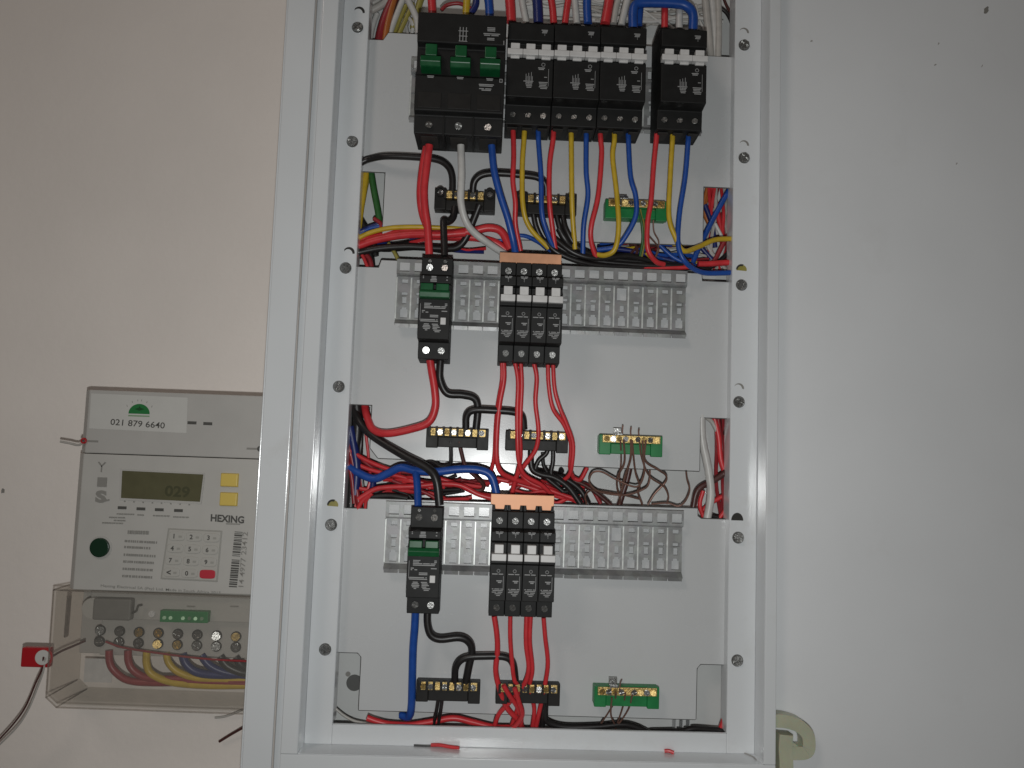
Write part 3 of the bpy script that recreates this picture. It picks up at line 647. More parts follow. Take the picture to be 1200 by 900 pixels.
for col,r,pts,y,lab in [
 ('grey',3.4,[(462,-10),(450,4),(430,15),(420,20)],14,'thick grey cable slanting to the left edge at the top'),
 ('grey',2.8,[(452,-10),(440,2),(424,8)],20,'upper grey cable at the top left corner'),
 ('white',2.6,[(442,16),(437,30),(432,55)],26,'white wire low beside the dark red one at the top left'),
 ('darkred',4.0,[(466,-12),(455,12),(447,34),(442,60)],12,'thick dark red cable slanting behind the top left plate edge'),
 ('orange',3.0,[(464,-10),(458,12),(453,34),(450,60)],10,'orange brown wire beside the thick dark red cable'),
 ('white',2.8,[(476,-10),(466,14),(458,36),(452,60)],14,'white wire slanting beside the orange brown one'),
 ('olive',2.2,[(476,6),(468,24),(460,44)],18,'dull yellow wire slanting behind the white one'),
 ('olive',2.2,[(484,4),(475,24),(465,46)],16,'dull yellow wire nearest the main breaker'),
 ('white',3.0,[(474,-8),(481,6),(488,22),(490,40)],4,'white wire slanting right toward the main breaker'),
 ('brown',1.8,[(470,-8),(462,10),(456,24)],22,'thin brown wire behind the orange one'),
 ('olive',3.0,[(496,-8),(490,10),(484,34)],16,'olive cable behind the corner of the main breaker'),
 ('grey',2.6,[(486,-8),(478,20),(470,50)],28,'grey cable behind the olive ones')]:
    wire(col,r,path(pts,y,y+2),lab,GTL)
GTR='cables behind the top plate at the right'
for col,r,pts,y,lab in [
 ('grey',3.4,[(826,-10),(828,16),(831,45),(834,80)],10,'left grey cable going down behind the top plate at the right'),
 ('white',3.2,[(833,-10),(836,18),(838,45),(838,80)],14,'middle white cable going down behind the top plate at the right'),
 ('grey',3.2,[(841,-10),(842,16),(842,45),(841,80)],10,'right grey cable going down behind the top plate at the right'),
 ('black',1.7,[(843,8),(852,16),(858,30),(860,50),(857,80)],16,'thin black wire curving near the top right screws'),
 ('brown',1.3,[(846,-8),(852,8),(862,22)],22,'thin brown wire above the curved black one'),
 ('white',1.2,[(748,8),(762,18),(776,28)],20,'thin white wire behind the bridging blue one'),
 ('white',1.2,[(760,6),(774,20),(790,34)],24,'second thin white wire behind the bridging blue one'),
 ('grey',1.4,[(800,-8),(812,12),(826,24)],26,'thin grey wire right of the bridging blue one'),
 ('grey',1.4,[(752,32),(772,24),(800,18),(825,14)],30,'thin grey wire lying flat behind the bridging blue one'),
 ('white',1.3,[(815,6),(820,24),(828,40)],20,'thin white wire beside the left grey cable'),
 ('grey',1.4,[(700,-6),(715,10),(700,26)],26,'thin grey wire behind the thick red one at the top'),
 ('white',1.4,[(606,-6),(640,8),(676,4),(700,14)],26,'thin white wire crossing behind the top wires')]:
    wire(col,r,path(pts,y),lab,GTR)

# ---- middle part
wire('red',3.4,path([(503,416),(506,436),(509.5,458),(510,478),(502,495),(481,503),(453,508),(437,503,-6),(430.5,489,1),(428,478,8),(427,462,10)],-22,4,-16),'thick red wire looping left from the middle green toggle breaker','feeder wires')
wire('black',3.3,path([(517,416),(515.5,432),(516,446),(524,461),(542,463),(556,467),(560,479),(558,503)],-22,-13,-20),'black wire stepping down from the middle green toggle breaker',G2)
wire('black',3.2,path([(546,504),(547,487),(556,480.5),(580,481),(603,483),(612,489),(614,503)],-13,-13,-18),'black jumper arching between the two middle neutral bars',G2)
wire('black',3.7,path([(414,478,8),(424,498,2),(440,513,-7),(474,534),(500,548),(511,562),(515,592)],8,-24,-18),'thick black wire slanting down to the bottom green toggle breaker','feeder wires')
wire('blue',3.6,path([(404,543),(420,554),(438,561),(454,555),(470,548),(487,551.5),(510,553),(538,550),(562,551),(576,559),(583,584)],10,-10,-6),'thick blue wire waving across the lower gap to the copper busbar','feeder wires')
wire('blue',3.2,path([(487,552),(489,568),(490,594)],-6,-24,-14),'short thick blue wire dropping into the bottom green toggle breaker','feeder wires')
wire('navy',3.2,path([(437,562),(436,572),(430,590)],14,18),'dark blue cable hanging under the waving blue one','feeder wires')
GM='wires crossing the lower gap'
wire('black',1.8,path([(528,517),(528.5,535),(527,545),(517,547),(507,541),(497,543),(488,556)],-11,4,-4),'thin black wire curling left under the middle left neutral bar',GM)
wire('brown',1.8,path([(538,517),(541,532),(546,547),(559,560),(567,569),(561,575),(538,570),(520,566)],-11,10,-2),'thin brown wire curling under the middle left neutral bar',GM)
for col,r,pts,y,lab in [
 ('red',2.0,[(404,523),(425,537),(450,548),(470,553)],8,'upper red wire fanning from the lower left opening'),
 ('red',2.0,[(404,537),(430,549),(452,555),(475,560),(505,572)],12,'second red wire fanning from the lower left opening'),
 ('darkred',1.8,[(410,525),(432,545),(460,562),(492,580)],20,'dark red wire behind the waving blue one'),
 ('red',2.3,[(420,585),(438,574),(455,571),(485,570),(517,567),(540,569),(560,579),(580,585)],2,'long red wire running low across the lower gap'),
 ('red',2.0,[(512,560),(535,567),(555,577),(578,582)],6,'red wire joining the long low one from above'),
 ('darkred',1.9,[(460,563),(480,571),(500,578),(520,590)],10,'dark red wire crossing under the blue drop'),
 ('black',2.6,[(432,582),(450,572),(466,566),(478,560)],16,'black wire behind the long low red one'),
 ('black',2.8,[(436,582),(458,581),(478,584)],8,'black wire end above the bottom rail at the left'),
 ('brown',1.6,[(480,560),(500,564),(525,566),(560,574)],18,'thin brown wire behind the long low red one'),
 ('black',1.6,[(460,574),(478,580),(486,590)],14,'thin black wire by the blue drop'),
 ('red',2.0,[(418,600),(424,588),(436,578)],4,'red wire end at the foot of the lower left opening'),
 ('red',1.4,[(428,598),(429,588),(434,580)],3,'thin red strand at the foot of the lower left opening')]:
    wire(col,r,path(pts,y,y-4),lab,GM)
GLL='cables bundled in the lower left opening'
for col,r,pts,y,lab in [
 ('black',5.0,[(417,462),(419,500),(415,540),(412,580),(410,612)],16,'thick black cable standing in the lower left opening'),
 ('black',4.2,[(412,462),(410,505),(408,550),(406,605)],22,'black cable at the back of the lower left opening'),
 ('navy',4.0,[(410,500),(414,520),(418,548),(416,580)],10,'dark blue cable in the lower left opening'),
 ('darkred',2.4,[(408,520),(414,545),(418,575),(424,606)],8,'dark red wire dropping in the lower left opening'),
 ('darkred',2.0,[(404,530),(412,558),(415,590)],6,'second dark red wire dropping in the lower left opening'),
 ('black',3.4,[(424,470),(422,500),(420,560),(418,606)],26,'black cable nearest the plate in the lower left opening')]:
    wire(col,r,path(pts,y),lab,GLL)

GRM='red wires below the middle breakers'
for r,pts,lab in [
 (2.27,[(590,421),(590.5,445),(585.5,473),(582.5,504),(582,536),(587,553),(601,561),(620,567)],'thick red wire from the first slim breaker of the middle row'),
 (1.76,[(588,421),(588,446),(583,476),(580.5,506),(579,535),(575,556)],'thin red wire beside the thick one of the first middle slim breaker'),
 (1.93,[(603,422),(607,447),(606,483),(606.5,520),(608,541),(615,557),(634,568),(648,581)],'left red wire from the second slim breaker of the middle row'),
 (1.93,[(610,422),(611.5,450),(610,484),(609.5,512),(610,536),(606,556),(602,570)],'right red wire from the second slim breaker of the middle row'),
 (2.02,[(625,423),(629,443),(627.5,472),(631,504),(628,526),(615,545),(605,559),(600,580)],'wavy red wire from the third slim breaker of the middle row'),
 (1.85,[(642,424),(643,452),(648,479),(661,498),(669,520),(668,548),(672,560)],'left red wire from the last slim breaker of the middle row'),
 (1.85,[(648,424),(650,456),(656,478),(664,497),(671.5,520),(670,546),(666,558),(655,566)],'right red wire from the last slim breaker of the middle row')]:
    wire('red',r,path(pts,-22,0,-16),lab,GRM)
GB='wires in the lower gap above the copper busbar'
for col,r,pts,y,lab in [
 ('red',2.2,[(582,561),(604,566),(630,574),(660,583)],6,'red wire running right just above the bottom copper busbar'),
 ('red',2.2,[(596,567),(620,562),(640,570),(665,583)],2,'red wire arching above the bottom copper busbar'),
 ('red',1.9,[(607,552),(622,566),(646,575),(674,585)],-2,'red wire slanting right above the bottom busbar'),
 ('darkred',1.8,[(598,577),(612,568),(628,562)],12,'dark red wire rising right above the bottom busbar'),
 ('black',1.6,[(596,580),(604,570),(615,563)],14,'thin black wire above the bottom busbar'),
 ('black',2.8,[(623,513),(622,536),(624,550),(634,556),(650,560),(666,571),(680,590)],-8,'left black wire from the middle right neutral bar'),
 ('black',2.0,[(642,514),(641,530),(631,540),(628,552),(640,560),(660,576)],-8,'looping black wire from the middle right neutral bar'),
 ('black',2.0,[(648,514),(648,540),(646,556),(656,568)],-8,'straight black wire from the middle right neutral bar'),
 ('black',1.8,[(636,530),(637,545),(644,558)],-4,'short black wire under the middle right neutral bar'),
 ('black',2.6,[(626,552),(645,556),(662,561),(680,574),(690,592)],2,'black wire lying right of the middle right neutral bar'),
 ('brown',2.0,[(660,561),(680,566),(698,577),(716,592)],6,'brown wire slanting down to the bottom rail'),
 ('darkred',1.9,[(663,562),(690,570),(704,590)],8,'dark red wire slanting down to the bottom rail'),
 ('red',2.0,[(672,560),(680,562),(688,548)],4,'red wire hooking up right of the red wires'),
 ('brown',2.6,[(738.5,546),(735,562),(730,578),(725,594)],14,'brown cable behind the bare earth strands'),
 ('darkred',1.8,[(640,566),(660,580),(690,588)],12,'dark red wire low behind the black ones')]:
    wire(col,r,path(pts,y,y+3),lab,GB)
GE='bare earth strands hanging from the middle earth bar'
s=4.2857
def Z8(L): return [(600+a/s,460+bb/s) for a,bb in L]
for i,(r,L,lab) in enumerate([
 (.9,[(560,235),(565,350),(532,420),(528,480),(545,525)],'leftmost bare copper strand under the middle earth bar'),
 (1.0,[(597,235),(596,330),(565,430),(545,520),(540,560)],'second bare copper strand under the middle earth bar'),
 (.9,[(603,240),(612,340),(622,410),(642,470),(632,500),(655,565)],'third bare copper strand under the middle earth bar'),
 (.9,[(655,240),(660,330),(664,400),(640,465),(600,470),(520,435),(450,398),(402,405),(390,455),(440,498),(560,515),(650,490),(688,450),(692,330),(690,240)],'bare copper strand making the wide loop under the middle earth bar'),
 (.9,[(672,240),(668,340),(730,385),(772,415),(770,450),(715,510),(682,565)],'bare copper strand looping right under the middle earth bar'),
 (.8,[(640,240),(652,330),(690,420),(760,470),(785,520),(778,560)],'bare copper strand slanting right under the middle earth bar'),
 (.8,[(375,560),(368,520),(395,492),(450,497),(560,515),(640,535)],'bare copper strand lying low at the left'),
 (.8,[(875,400),(880,440),(892,490),(870,545),(835,570),(780,555),(700,560)],'bare copper strand curving near the right plate corner'),
 (.8,[(545,240),(548,345),(540,430),(550,500)],'bare copper strand close to the leftmost one')]):
    wire('copper',r,path(Z8(L),-18.5,8,-8+i),lab,GE,7)
for i,(a,lab) in enumerate([(558,'left'),(600,'middle'),(640,'right')]):
    wire('copper',.7,path(Z8([(a,235),(a-4,200),(a-1,165+i*8)]),-14,-15),'short %s copper strand end sticking up over the middle earth bar'%lab,GE,6)
GRR='cables bundled in the lower right opening'
for col,r,pts,y,lab in [
 ('white',3.6,[(822,486),(823,515),(830,550),(833,580),(828,612)],6,'thick white cable standing in the lower right opening'),
 ('grey',2.0,[(826,488),(834,494),(840,505)],14,'grey wire end at the top of the lower right opening'),
 ('red',2.6,[(836,484),(842,512),(845,540),(853,562),(860,580)],16,'red wire standing in the lower right opening'),
 ('brown',2.6,[(846,484),(851,515),(853,545),(852,575)],24,'brown cable at the right of the lower right opening'),
 ('darkred',2.2,[(840,484),(846,520),(850,560),(848,600)],28,'dark red wire behind the red one in the lower right opening'),
 ('brown',2.8,[(858,548),(838,562),(818,574),(812,596)],10,'brown wire curving left out of the lower right opening'),
 ('red',2.0,[(824,575),(820,592),(826,610)],12,'red wire low beside the thick white cable'),
 ('red',2.2,[(860,574),(846,582),(832,590),(822,600)],18,'red wire slanting low behind the thick white cable'),
 ('red',2.0,[(860,588),(850,598),(840,612)],14,'red wire end at the foot of the lower right opening'),
 ('black',2.4,[(828,602),(842,607),(862,608)],16,'black wire lying at the foot of the lower right opening'),
 ('grey',1.2,[(846,500),(854,504),(862,506)],30,'thin grey wire near the top of the lower right opening')]:
    wire(col,r,path(pts,y,y+2),lab,GRR)

# ---- the thinner tangle, told apart only by its gap and colour
ORD=['second','third','fourth','fifth','sixth','seventh','eighth']
def ranked(col,r_,paths,key,first,last,label,group,rg):
    """one thing per wire; the label says which one by its order in the bundle"""
    P=sorted(paths,key=key)
    for k,pts in enumerate(P):
        w_=first if k==0 else last if k==len(P)-1 else ORD[k-1]+' '+('from top' if first=='uppermost' else 'from left')
        wire(col,r_*rg.uniform(.85,1.15),pts,w_+' of the '+label,group,7)
def tangle(col,r_,n,x0,x1,ya,yb,label,group,depth,slant=6,seed=1):
    rg=random.Random(seed); paths=[]
    for k in range(n):
        a=rg.uniform(x0,x0+(x1-x0)*.45); b=rg.uniform(x0+(x1-x0)*.55,x1); m=4
        y0=ya+(yb-ya)*(k+rg.random())/n; y1=min(yb,max(ya,y0+rg.uniform(-slant,slant)*2))
        paths.append([(a+(b-a)*i/m, min(yb+2,max(ya-2,y0+(y1-y0)*i/m+rg.uniform(-slant,slant)*.6)), depth[0]+(depth[1]-depth[0])*rg.random()) for i in range(m+1)])
    ranked(col,r_,paths,lambda p:sum(q[1] for q in p),'uppermost','lowest',label,group,rg)
tangle('red',1.7,7,412,600,548,588,'thin red wires in the lower left gap tangle','red tangle of the lower gap',(2,12),7,11)
tangle('darkred',1.6,5,412,580,552,590,'thin dark red wires in the lower left gap tangle','dark red tangle of the lower gap',(6,16),7,12)
tangle('black',1.7,4,420,560,556,588,'thin black wires in the lower left gap tangle','black tangle of the lower gap',(8,18),6,13)
tangle('red',1.7,6,590,700,556,588,'thin red wires in the tangle above the bottom copper busbar','red tangle over the bottom busbar',(2,12),8,14)
tangle('black',1.7,4,610,700,552,588,'thin black wires tangled right of the bottom busbar','black tangle right of the bottom busbar',(2,12),9,15)
tangle('blue',1.7,3,680,820,284,306,'thin blue wires in the upper right gap tangle','blue tangle of the upper gap',(4,14),6,16)
tangle('yellow',1.4,3,690,830,282,306,'thin yellow wires in the upper right gap tangle','yellow tangle of the upper gap',(6,16),7,17)
tangle('darkred',1.4,4,690,850,284,308,'thin dark red wires in the upper right gap tangle','dark red tangle of the upper gap',(6,16),7,18)
tangle('brown',1.3,3,700,840,286,306,'thin brown wires in the upper right gap tangle','brown tangle of the upper gap',(8,18),7,19)
tangle('grey',1.2,4,700,850,278,304,'thin grey wires in the upper right gap tangle','grey tangle of the upper gap',(10,20),8,20)
tangle('navy',1.6,3,424,580,264,294,'thin dark blue wires in the upper left gap tangle','dark blue tangle of the upper gap',(6,14),5,21)
tangle('red',1.6,3,424,600,268,294,'thin red wires in the upper left gap tangle','red tangle of the upper gap',(6,14),5,22)
tangle('white',1.5,9,600,850,-6,26,'thin white wires behind the top breaker feeds','white wires above the top breakers',(8,18),9,23)
tangle('grey',1.6,6,600,850,-6,28,'thin grey wires behind the top breaker feeds','grey wires above the top breakers',(10,20),9,24)
def drop(col,r_,n,x0,x1,ya,yb,label,group,depth,seed):
    rg=random.Random(seed); paths=[]
    for k in range(n):
        a=rg.uniform(x0,x1); b=rg.uniform(x0,x1); c=rg.uniform(x0,x1)
        paths.append([(a,ya,rg.uniform(*depth)),((a+b)/2+rg.uniform(-3,3),ya*.66+yb*.34,rg.uniform(*depth)),(b,ya*.33+yb*.67,rg.uniform(*depth)),(c,yb,rg.uniform(*depth))])
    ranked(col,r_,paths,lambda p:sum(q[0] for q in p),'leftmost','rightmost',label,group,rg)
drop('red',1.6,5,404,432,500,606,'thin red wires dropping through the lower left opening','red wires of the lower left opening',(4,16),31)
drop('black',1.8,4,404,432,478,606,'thin black wires dropping through the lower left opening','black wires of the lower left opening',(8,18),32)
drop('darkred',1.6,4,830,860,486,606,'thin dark red wires dropping through the lower right opening','dark red wires of the lower right opening',(6,18),33)
drop('red',1.6,3,828,860,218,318,'thin red wires dropping through the upper right opening','red wires of the upper right opening',(6,18),34)
drop('grey',1.5,4,828,862,216,318,'thin grey wires dropping through the upper right opening','grey wires of the upper right opening',(12,20),35)
drop('white',1.8,3,432,484,-8,44,'white wire ends in the bundle at the top left corner','white wires of the top left bundle',(8,18),36)

# ---- bottom part
wire('blue',3.3,path([(487,714),(486,735),(484,762),(483,800),(482,828),(479,840),(470,838)],-22,10,-12),'thick blue wire hanging from the bottom green toggle breaker','feeder wires')
wire('black',3.2,path([(501,714),(501,731),(505,744),(516,749),(538,747),(549,752),(553,763),(549,784),(546,800)],-22,-13,-20),'black wire stepping down from the bottom green toggle breaker',G2)
wire('black',3.0,path([(533,800),(534.5,781),(545,771),(569,769),(592,770),(601,778),(604,797)],-13,-13,-18),'black jumper arching between the two bottom neutral bars',G2)
GBN='thin black wires below the bottom neutral bar'
wire('black',1.6,path([(514,817),(511,835),(507,856)],-11,6),'left thin black wire under the bottom left neutral bar',GBN)
wire('black',1.6,path([(518.5,817),(516,835),(512,856)],-11,6),'right thin black wire under the bottom left neutral bar',GBN)
wire('red',2.7,path([(430,841),(441,845),(456,848.5),(480,849.5),(504,846),(531,841.5),(553,846),(578,852),(600,853)],2,6),'red wire lying along the bottom edge of the opening','wires along the bottom edge')
wire('grey',1.2,path([(384,820),(392,829),(404,839),(416,845),(430,848)],10,4),'thin grey wire at the lower left corner','wires along the bottom edge')
GRB='red wires below the bottom breakers'
for r,pts,lab in [
 (2.35,[(579,722),(582,742),(583,762),(581,787),(586,809),(594,829),(608,845),(613,856)],'thick red wire from the first slim breaker of the bottom row'),
 (1.93,[(598,722),(598,749),(600,776),(603,797),(611,812),(606,832),(598,856)],'red wire from the second slim breaker of the bottom row'),
 (2.02,[(617,722),(616.5,755),(619.5,785),(612,806),(597,823),(584,838),(578,858)],'left red wire from the third slim breaker of the bottom row'),
 (1.85,[(622,722),(621,752),(624,785),(620,807),(626,830),(623,858)],'right red wire from the third slim breaker of the bottom row'),
 (1.93,[(637,724),(639,748),(642,778),(638,806),(632,834),(627,858)],'red wire from the last slim breaker of the bottom row'),
 (2.02,[(590,803),(597,815),(606,828),(611,845),(606,858)],'short red wire curling in the tangle under the bottom neutral bar'),
 (2.02,[(603,806),(608,822),(612,838),(602,852),(590,858)],'red wire hooking left in the bottom tangle')]:
    wire('red',r,path(pts,-22,4,-15),lab,GRB)
for pts,y,lab in [
 ([(640,817),(639,838),(642,846),(662,852),(700,851.5),(728,849),(745,852),(762,860)],-4,'black wire running right along the bottom edge from the neutral bar'),
 ([(637,817),(636,845),(634,858)],-6,'black wire dropping under the bottom right neutral bar'),
 ([(762,858),(798,857),(812,854),(830,855),(858,857)],4,'black wire along the bottom edge at the far right')]:
    wire('black',2.6,path(pts,y,6),lab,'wires along the bottom edge')
wire('red',2.2,path([(857,822),(850,838),(843,858)],6,8),'short red wire in the lower right corner','wires along the bottom edge')
for pts,lab in [([(722,812),(719,825),(703,850)],'first'),([(717,818),(716,838),(722,852)],'second'),([(733,812),(730,828),(722,852)],'third'),([(741,814),(736,832),(721,854)],'fourth'),([(726,810),(727,800),(729,795)],'fifth and shortest')]:
    wire('copper',.75,path(pts,-18,4),'%s bare strand from the left under the bottom earth bar'%lab,'bare earth strands of the bottom bar',6)

# ------------------------------------------------------------------ plastic hook behind the right strip
def hp(px,py): q=at(px,py,-24); return (q[0],q[2])
hk=MB().ribbon([hp(904,842),(hp(918,843)),hp(933,848),hp(943,858),hp(945,872),hp(941,879),hp(925,880)],5.2,-30,-18)
hk.ribbon([hp(918,858),hp(917,874),hp(918,892),hp(918,925)],5.6,-31,-19)
hk.ribbon([hp(919,866),hp(928,872),hp(936,880)],2.2,-29,-20)
tag(obj('plastic_hook',hk,HOOKM,None,(236,-24,-300),.8,3,smooth=True),'translucent yellowish plastic hook sticking out beside the lower right of the frame','hook')

# ------------------------------------------------------------------ electricity meter
MO=(-290,48,-281)
met=thing('electricity_meter','grey keypad electricity meter on the wall left of the cabinet','electricity meter',MO)
def mp(name,mb,m,bevel=0,seg=2,parent=None,smooth=False): return obj(name,mb,m,parent or met,MO,bevel,seg,smooth)
def frustum(x0,x1,z0,z1,yb,yf,dl,dr,db,dt):
    mb=MB(); mb.add([(x0,yb,z0),(x1,yb,z0),(x1,yb,z1),(x0,yb,z1),(x0+dl,yf,z0+db),(x1-dr,yf,z0+db),(x1-dr,yf,z1-dt),(x0+dl,yf,z1-dt)],[(3,2,1,0),(4,5,6,7),(0,1,5,4),(1,2,6,5),(2,3,7,6),(3,0,4,7)]); return mb
def shell(x0,x1,z0,z1,yf):                  # housing outline seen from above, run down the height
    o=[(x0,47),(x0,11),(x0+1.5,6),(x0+7,yf),(x1-5,yf),(x1,6),(x1,47)]; n=len(o); mb=MB()
    return mb.add([(x,y,z0) for x,y in o]+[(x,y,z1) for x,y in o],[(i,(i+1)%n,n+(i+1)%n,n+i) for i in range(n)]+[tuple(range(n)),tuple(range(2*n-1,n-1,-1))])
mp('top_cover',shell(-368.5,-206,-72.4,-18.5,0),METER,.8,2)
mp('housing',shell(-369.5,-206,-187,-73.0,.4),METER2,.7,2)
mp('terminal_base',MB().box(-367,-208,28,47,-246,-187.5).box(-352,-209,10,28,-212.5,-187.5).box(-344,-209,16,28,-244,-213),METER,.8)
def F(px,py,y=0): q=at(px,py,y); return q[0],q[2]
a=F(107,459);bq=F(219,507)
def quad(name,p,y,th,m,bevel=0):
    return mp(name,MB().slab([F(*q) for q in p][::-1],y-th,y),m,bevel)
st=quad('sticker',[(107,461),(220,466),(218.5,507.5),(104.5,502)],-.05,.12,STICK)
lg=MB(); cx,cz=F(163,485)
lg.slab([(cx+9*cos(i*pi/16),cz+9.3*sin(i*pi/16)*.92) for i in range(17)][::-1],-.25,-.18)
for i,a in enumerate((35,62,84,98,120,146)):
    t=radians(a); lg.slab([(cx+12.3*cos(t)-.25,cz+11.5*sin(t)-.7),(cx+12.3*cos(t)+.25,cz+11.5*sin(t)-.7),(cx+12.3*cos(t)+.25+.8*cos(t),cz+11.5*sin(t)+.9),(cx+12.3*cos(t)-.25+.8*cos(t),cz+11.5*sin(t)+.9)],-.25,-.18,1)
lg.box(cx-9,cx+9,-.25,-.18,cz-2.4,cz-1.2,2)
lg.slab([(cx-4,cz+4),(cx,cz+2.6),(cx+4.4,cz+4.2),(cx+1,cz+5.2),(cx+.2,cz+7),(cx-.8,cz+5.2)],-.3,-.25,3)
obj('emblem',lg,[LOGO,GREYP,mat('pale_green_print',(.22,.33,.2),.6),mat('deep_green_print',(.004,.07,.015),.5)],st,MO)
SL=-.035
x,z=F(161.5,496.5); obj('phone_number',text_mb('021 879 6640',x,z,-.22,5.4,46,SL,bold=.012),DARKP,st,MO)
for px,py in ((225,495.5),(243.5,496.5)):
    x,z=F(px,py); mp('indicator_slot',MB().box(x-3.8,x+3.8,-.1,.1,z-1.3,z+1.3),DARKP)
# cover screws with red seals
for px,py,sx in ((98,516.5,1),(305,526,-1)):
    x,z=F(px,py,-1); mp('seal_screw',MB().disc(x,z,2.6,-1.6,2,14),TAG if sx>0 else DARKP,.3)
    mp('seal_screw',MB().disc(x+.3,z,1.2,-2.1,-1.6,10),STEEL)
    mp('moulded_slot',MB().box(x+sx*2.8-(0 if sx>0 else 9),x+sx*2.8+(9 if sx>0 else 0),-.1,1,z-1,z+.7),GREYP)
for k,(px,py) in enumerate(((119,547),)):
    x,z=F(px,py); g=MB().box(x-.5,x+.5,-.05,.42,z-4.5,z+1); g.slab([(x-3.4,z+3.6),(x-2.4,z+4.2),(x,z+1.4),(x+2.4,z+4.2),(x+3.4,z+3.6),(x,z-.2)][::-1],-.05,.42); mp('aerial_symbol',g,GREYP)
x,z=F(119.5,565); mp('square_symbol',MB().box(x-4,x+4,-.02,.42,z-4,z+4),GREYP)
x,z=F(119,582); mp('currency_symbol',text_mb('S',x-.5,z,-.03,10.5,9.5,bold=.06),GREYP); mp('currency_symbol',MB().slab([(x-1.2,z-5.2),(x+6.6,z-3.2),(x+6.6,z-1.8),(x-1.2,z-3.8)],-.08,.38),GREYP)
# display
quad('display_bezel',[(140.5,549.5),(240,554.5),(236,590.5),(139.5,585.5)],.2,.5,METER)
dsp=quad('display',[(143.5,551.5),(238.5,556),(234.5,588),(142,583.5)],-.32,.12,LCD)
x,z=F(208,576); obj('digits',text_mb('029',x,z,-.5,9.5,21,SL,bold=.03),LCDD,dsp,MO)
for i in range(8):
    x,z=F(146+i*10.8,587.4+i*.55); mp('tick_mark',MB().box(x-.6,x+.6,-.05,.42,z-.6,z+.4),GREYP)
for px,py in ((269,562.5),(268,585)):
    x,z=F(px,py); mp('yellow_button',frustum(x-7.8,x+7.8,z-6,z+6,1,-1.6,.8,.8,.8,.8),YBTN,.6)
for px,py in ((143,595),(165,596.3),(186.5,597.3),(209,598.3)):
    x,z=F(px,py); mp('status_slot',MB().box(x-3.6,x+3.6,-.05,.45,z-1.2,z+1.2),DARKP)
x,z=F(266.5,608); mp('maker_lettering',text_mb('HEXING',x,z,-.06,6.2,28.5,SL,bold=.035,shear=-.05),DARKP)
x,z=F(273,614); mp('maker_lettering',MB().box(x-6,x+6,-.06,.4,z-.5,z+.4),GREYP)
# tiny illegible print
tp_=MB()
for px,py,wd in ((147,602.5,20),(137,606.5,18),(140,610,13),(132,613,24),(165,603.5,8),(189,604.5,19),(212,606,18),(162,624,24)):
    x,z=F(px,py); h=.55 if py<620 else 1.5
    k=x-wd*.37
    while k<x+wd*.37: 
        dk=random.uniform(.8,2.2); tp_.box(k,min(k+dk,x+wd*.37),-.04,.42,z-h,z+h); k+=dk+random.uniform(.25,.6)
for i,(py,wd) in enumerate(((634,36),(641,28),(650,36),(658,34),(666.5,33),(675,33))):
    x,z=F(146-i*.6,py); k=x; h=.95
    while k<x+wd*.74:
        dk=random.uniform(.8,1.8); tp_.box(k,k+dk,-.04,.42,z-h-(k-x)*.02,z+h-(k-x)*.02); k+=dk+random.uniform(.25,.9)
mp('fine_print',tp_,GREYP)
x,z=F(188.5,690.5); mp('fine_print',text_mb('Hexing Electrical SA (Pty) Ltd. Made in South Africa 2015',x,z-.3,-.04,2.9,100,SL*.9,res=2,bold=.01),GREYP)
x,z=F(117.5,641.5); mp('optical_port',MB().disc(x,z,8.1,-2.2,1,28),mat('dark_green_port',(.006,.03,.014),.35),.6); mp('optical_port',MB().disc(x,z,9.6,-.3,.5,28),METER,.2)
# keypad
kp=[F(198,620),F(259,622.5),F(254,680.5),F(189,677)]
quad('keypad_frame',[(197,619),(260.5,622),(255,682),(188,678.5)],.38,.7,mat('keypad_edge',(.34,.33,.30),.6),.6)
kpd=quad('keypad',[(198.8,620.6),(258.8,623.4),(253.4,680.4),(190,677)],-.2,.5,KEY,.5)
keys=['1','2','3','4','5','6','7','8','9','<','0','']
for r_ in range(4):
    for c in range(3):
        u=(c+.5)/3; v=(r_+.5)/4
        pt=[(198.8+(258.8-198.8)*u)*(1-v)+(190+(253.4-190)*u)*v,(620.6+2.8*u)*(1-v)+(677+3.4*u)*v]
        x,z=F(*pt); last=(r_==3 and c==2)
        mp('key',MB().slab([(x+6.6*(abs(cos(a))**.5)*(1 if cos(a)>0 else -1),z+3.7*(abs(sin(a))**.5)*(1 if sin(a)>0 else -1)) for a in [i*2*pi/20 for i in range(20)]][::-1],-1.5,-.6),RBTN if last else KEY,.4)
        if keys[r_*3+c]: mp('key_digit',text_mb(keys[r_*3+c],x-2.2,z,-1.56,4.0,bold=.03),DARKP); mp('key_letters',MB().box(x+1.6,x+4.4,-1.56,-1.4,z-1.2,z+.6),mat('faint_print',(.33,.32,.29),.6) if r_==0 and c==0 else bpy.data.materials['faint_print'])
# bar code and serial number
bc=MB(); random.seed(3)
x0,z0=F(279.5,623); x1,z1=F(272.5,689); L=z0-z1; zz=0
while zz<L-1:
    if not (L*.44<zz<L*.49):
        tk=random.choice((.5,.5,.9,1.3)); t=zz/L; xx=x0+(x1-x0)*t
        bc.slab([(xx-3.2,z0-zz-tk),(xx+3.4,z0-zz-tk-.25),(xx+3.4,z0-zz-.25),(xx-3.2,z0-zz)],-.05,.42)
        zz+=tk+random.choice((.45,.6,.9))
    else: zz+=.5
mp('barcode',bc,DARKP)
x,z=F(285,655.5); mp('serial_number',text_mb('14 4977 23412',x,z,-.05,4.4,46,pi/2-.02,bold=.012),GREYP)
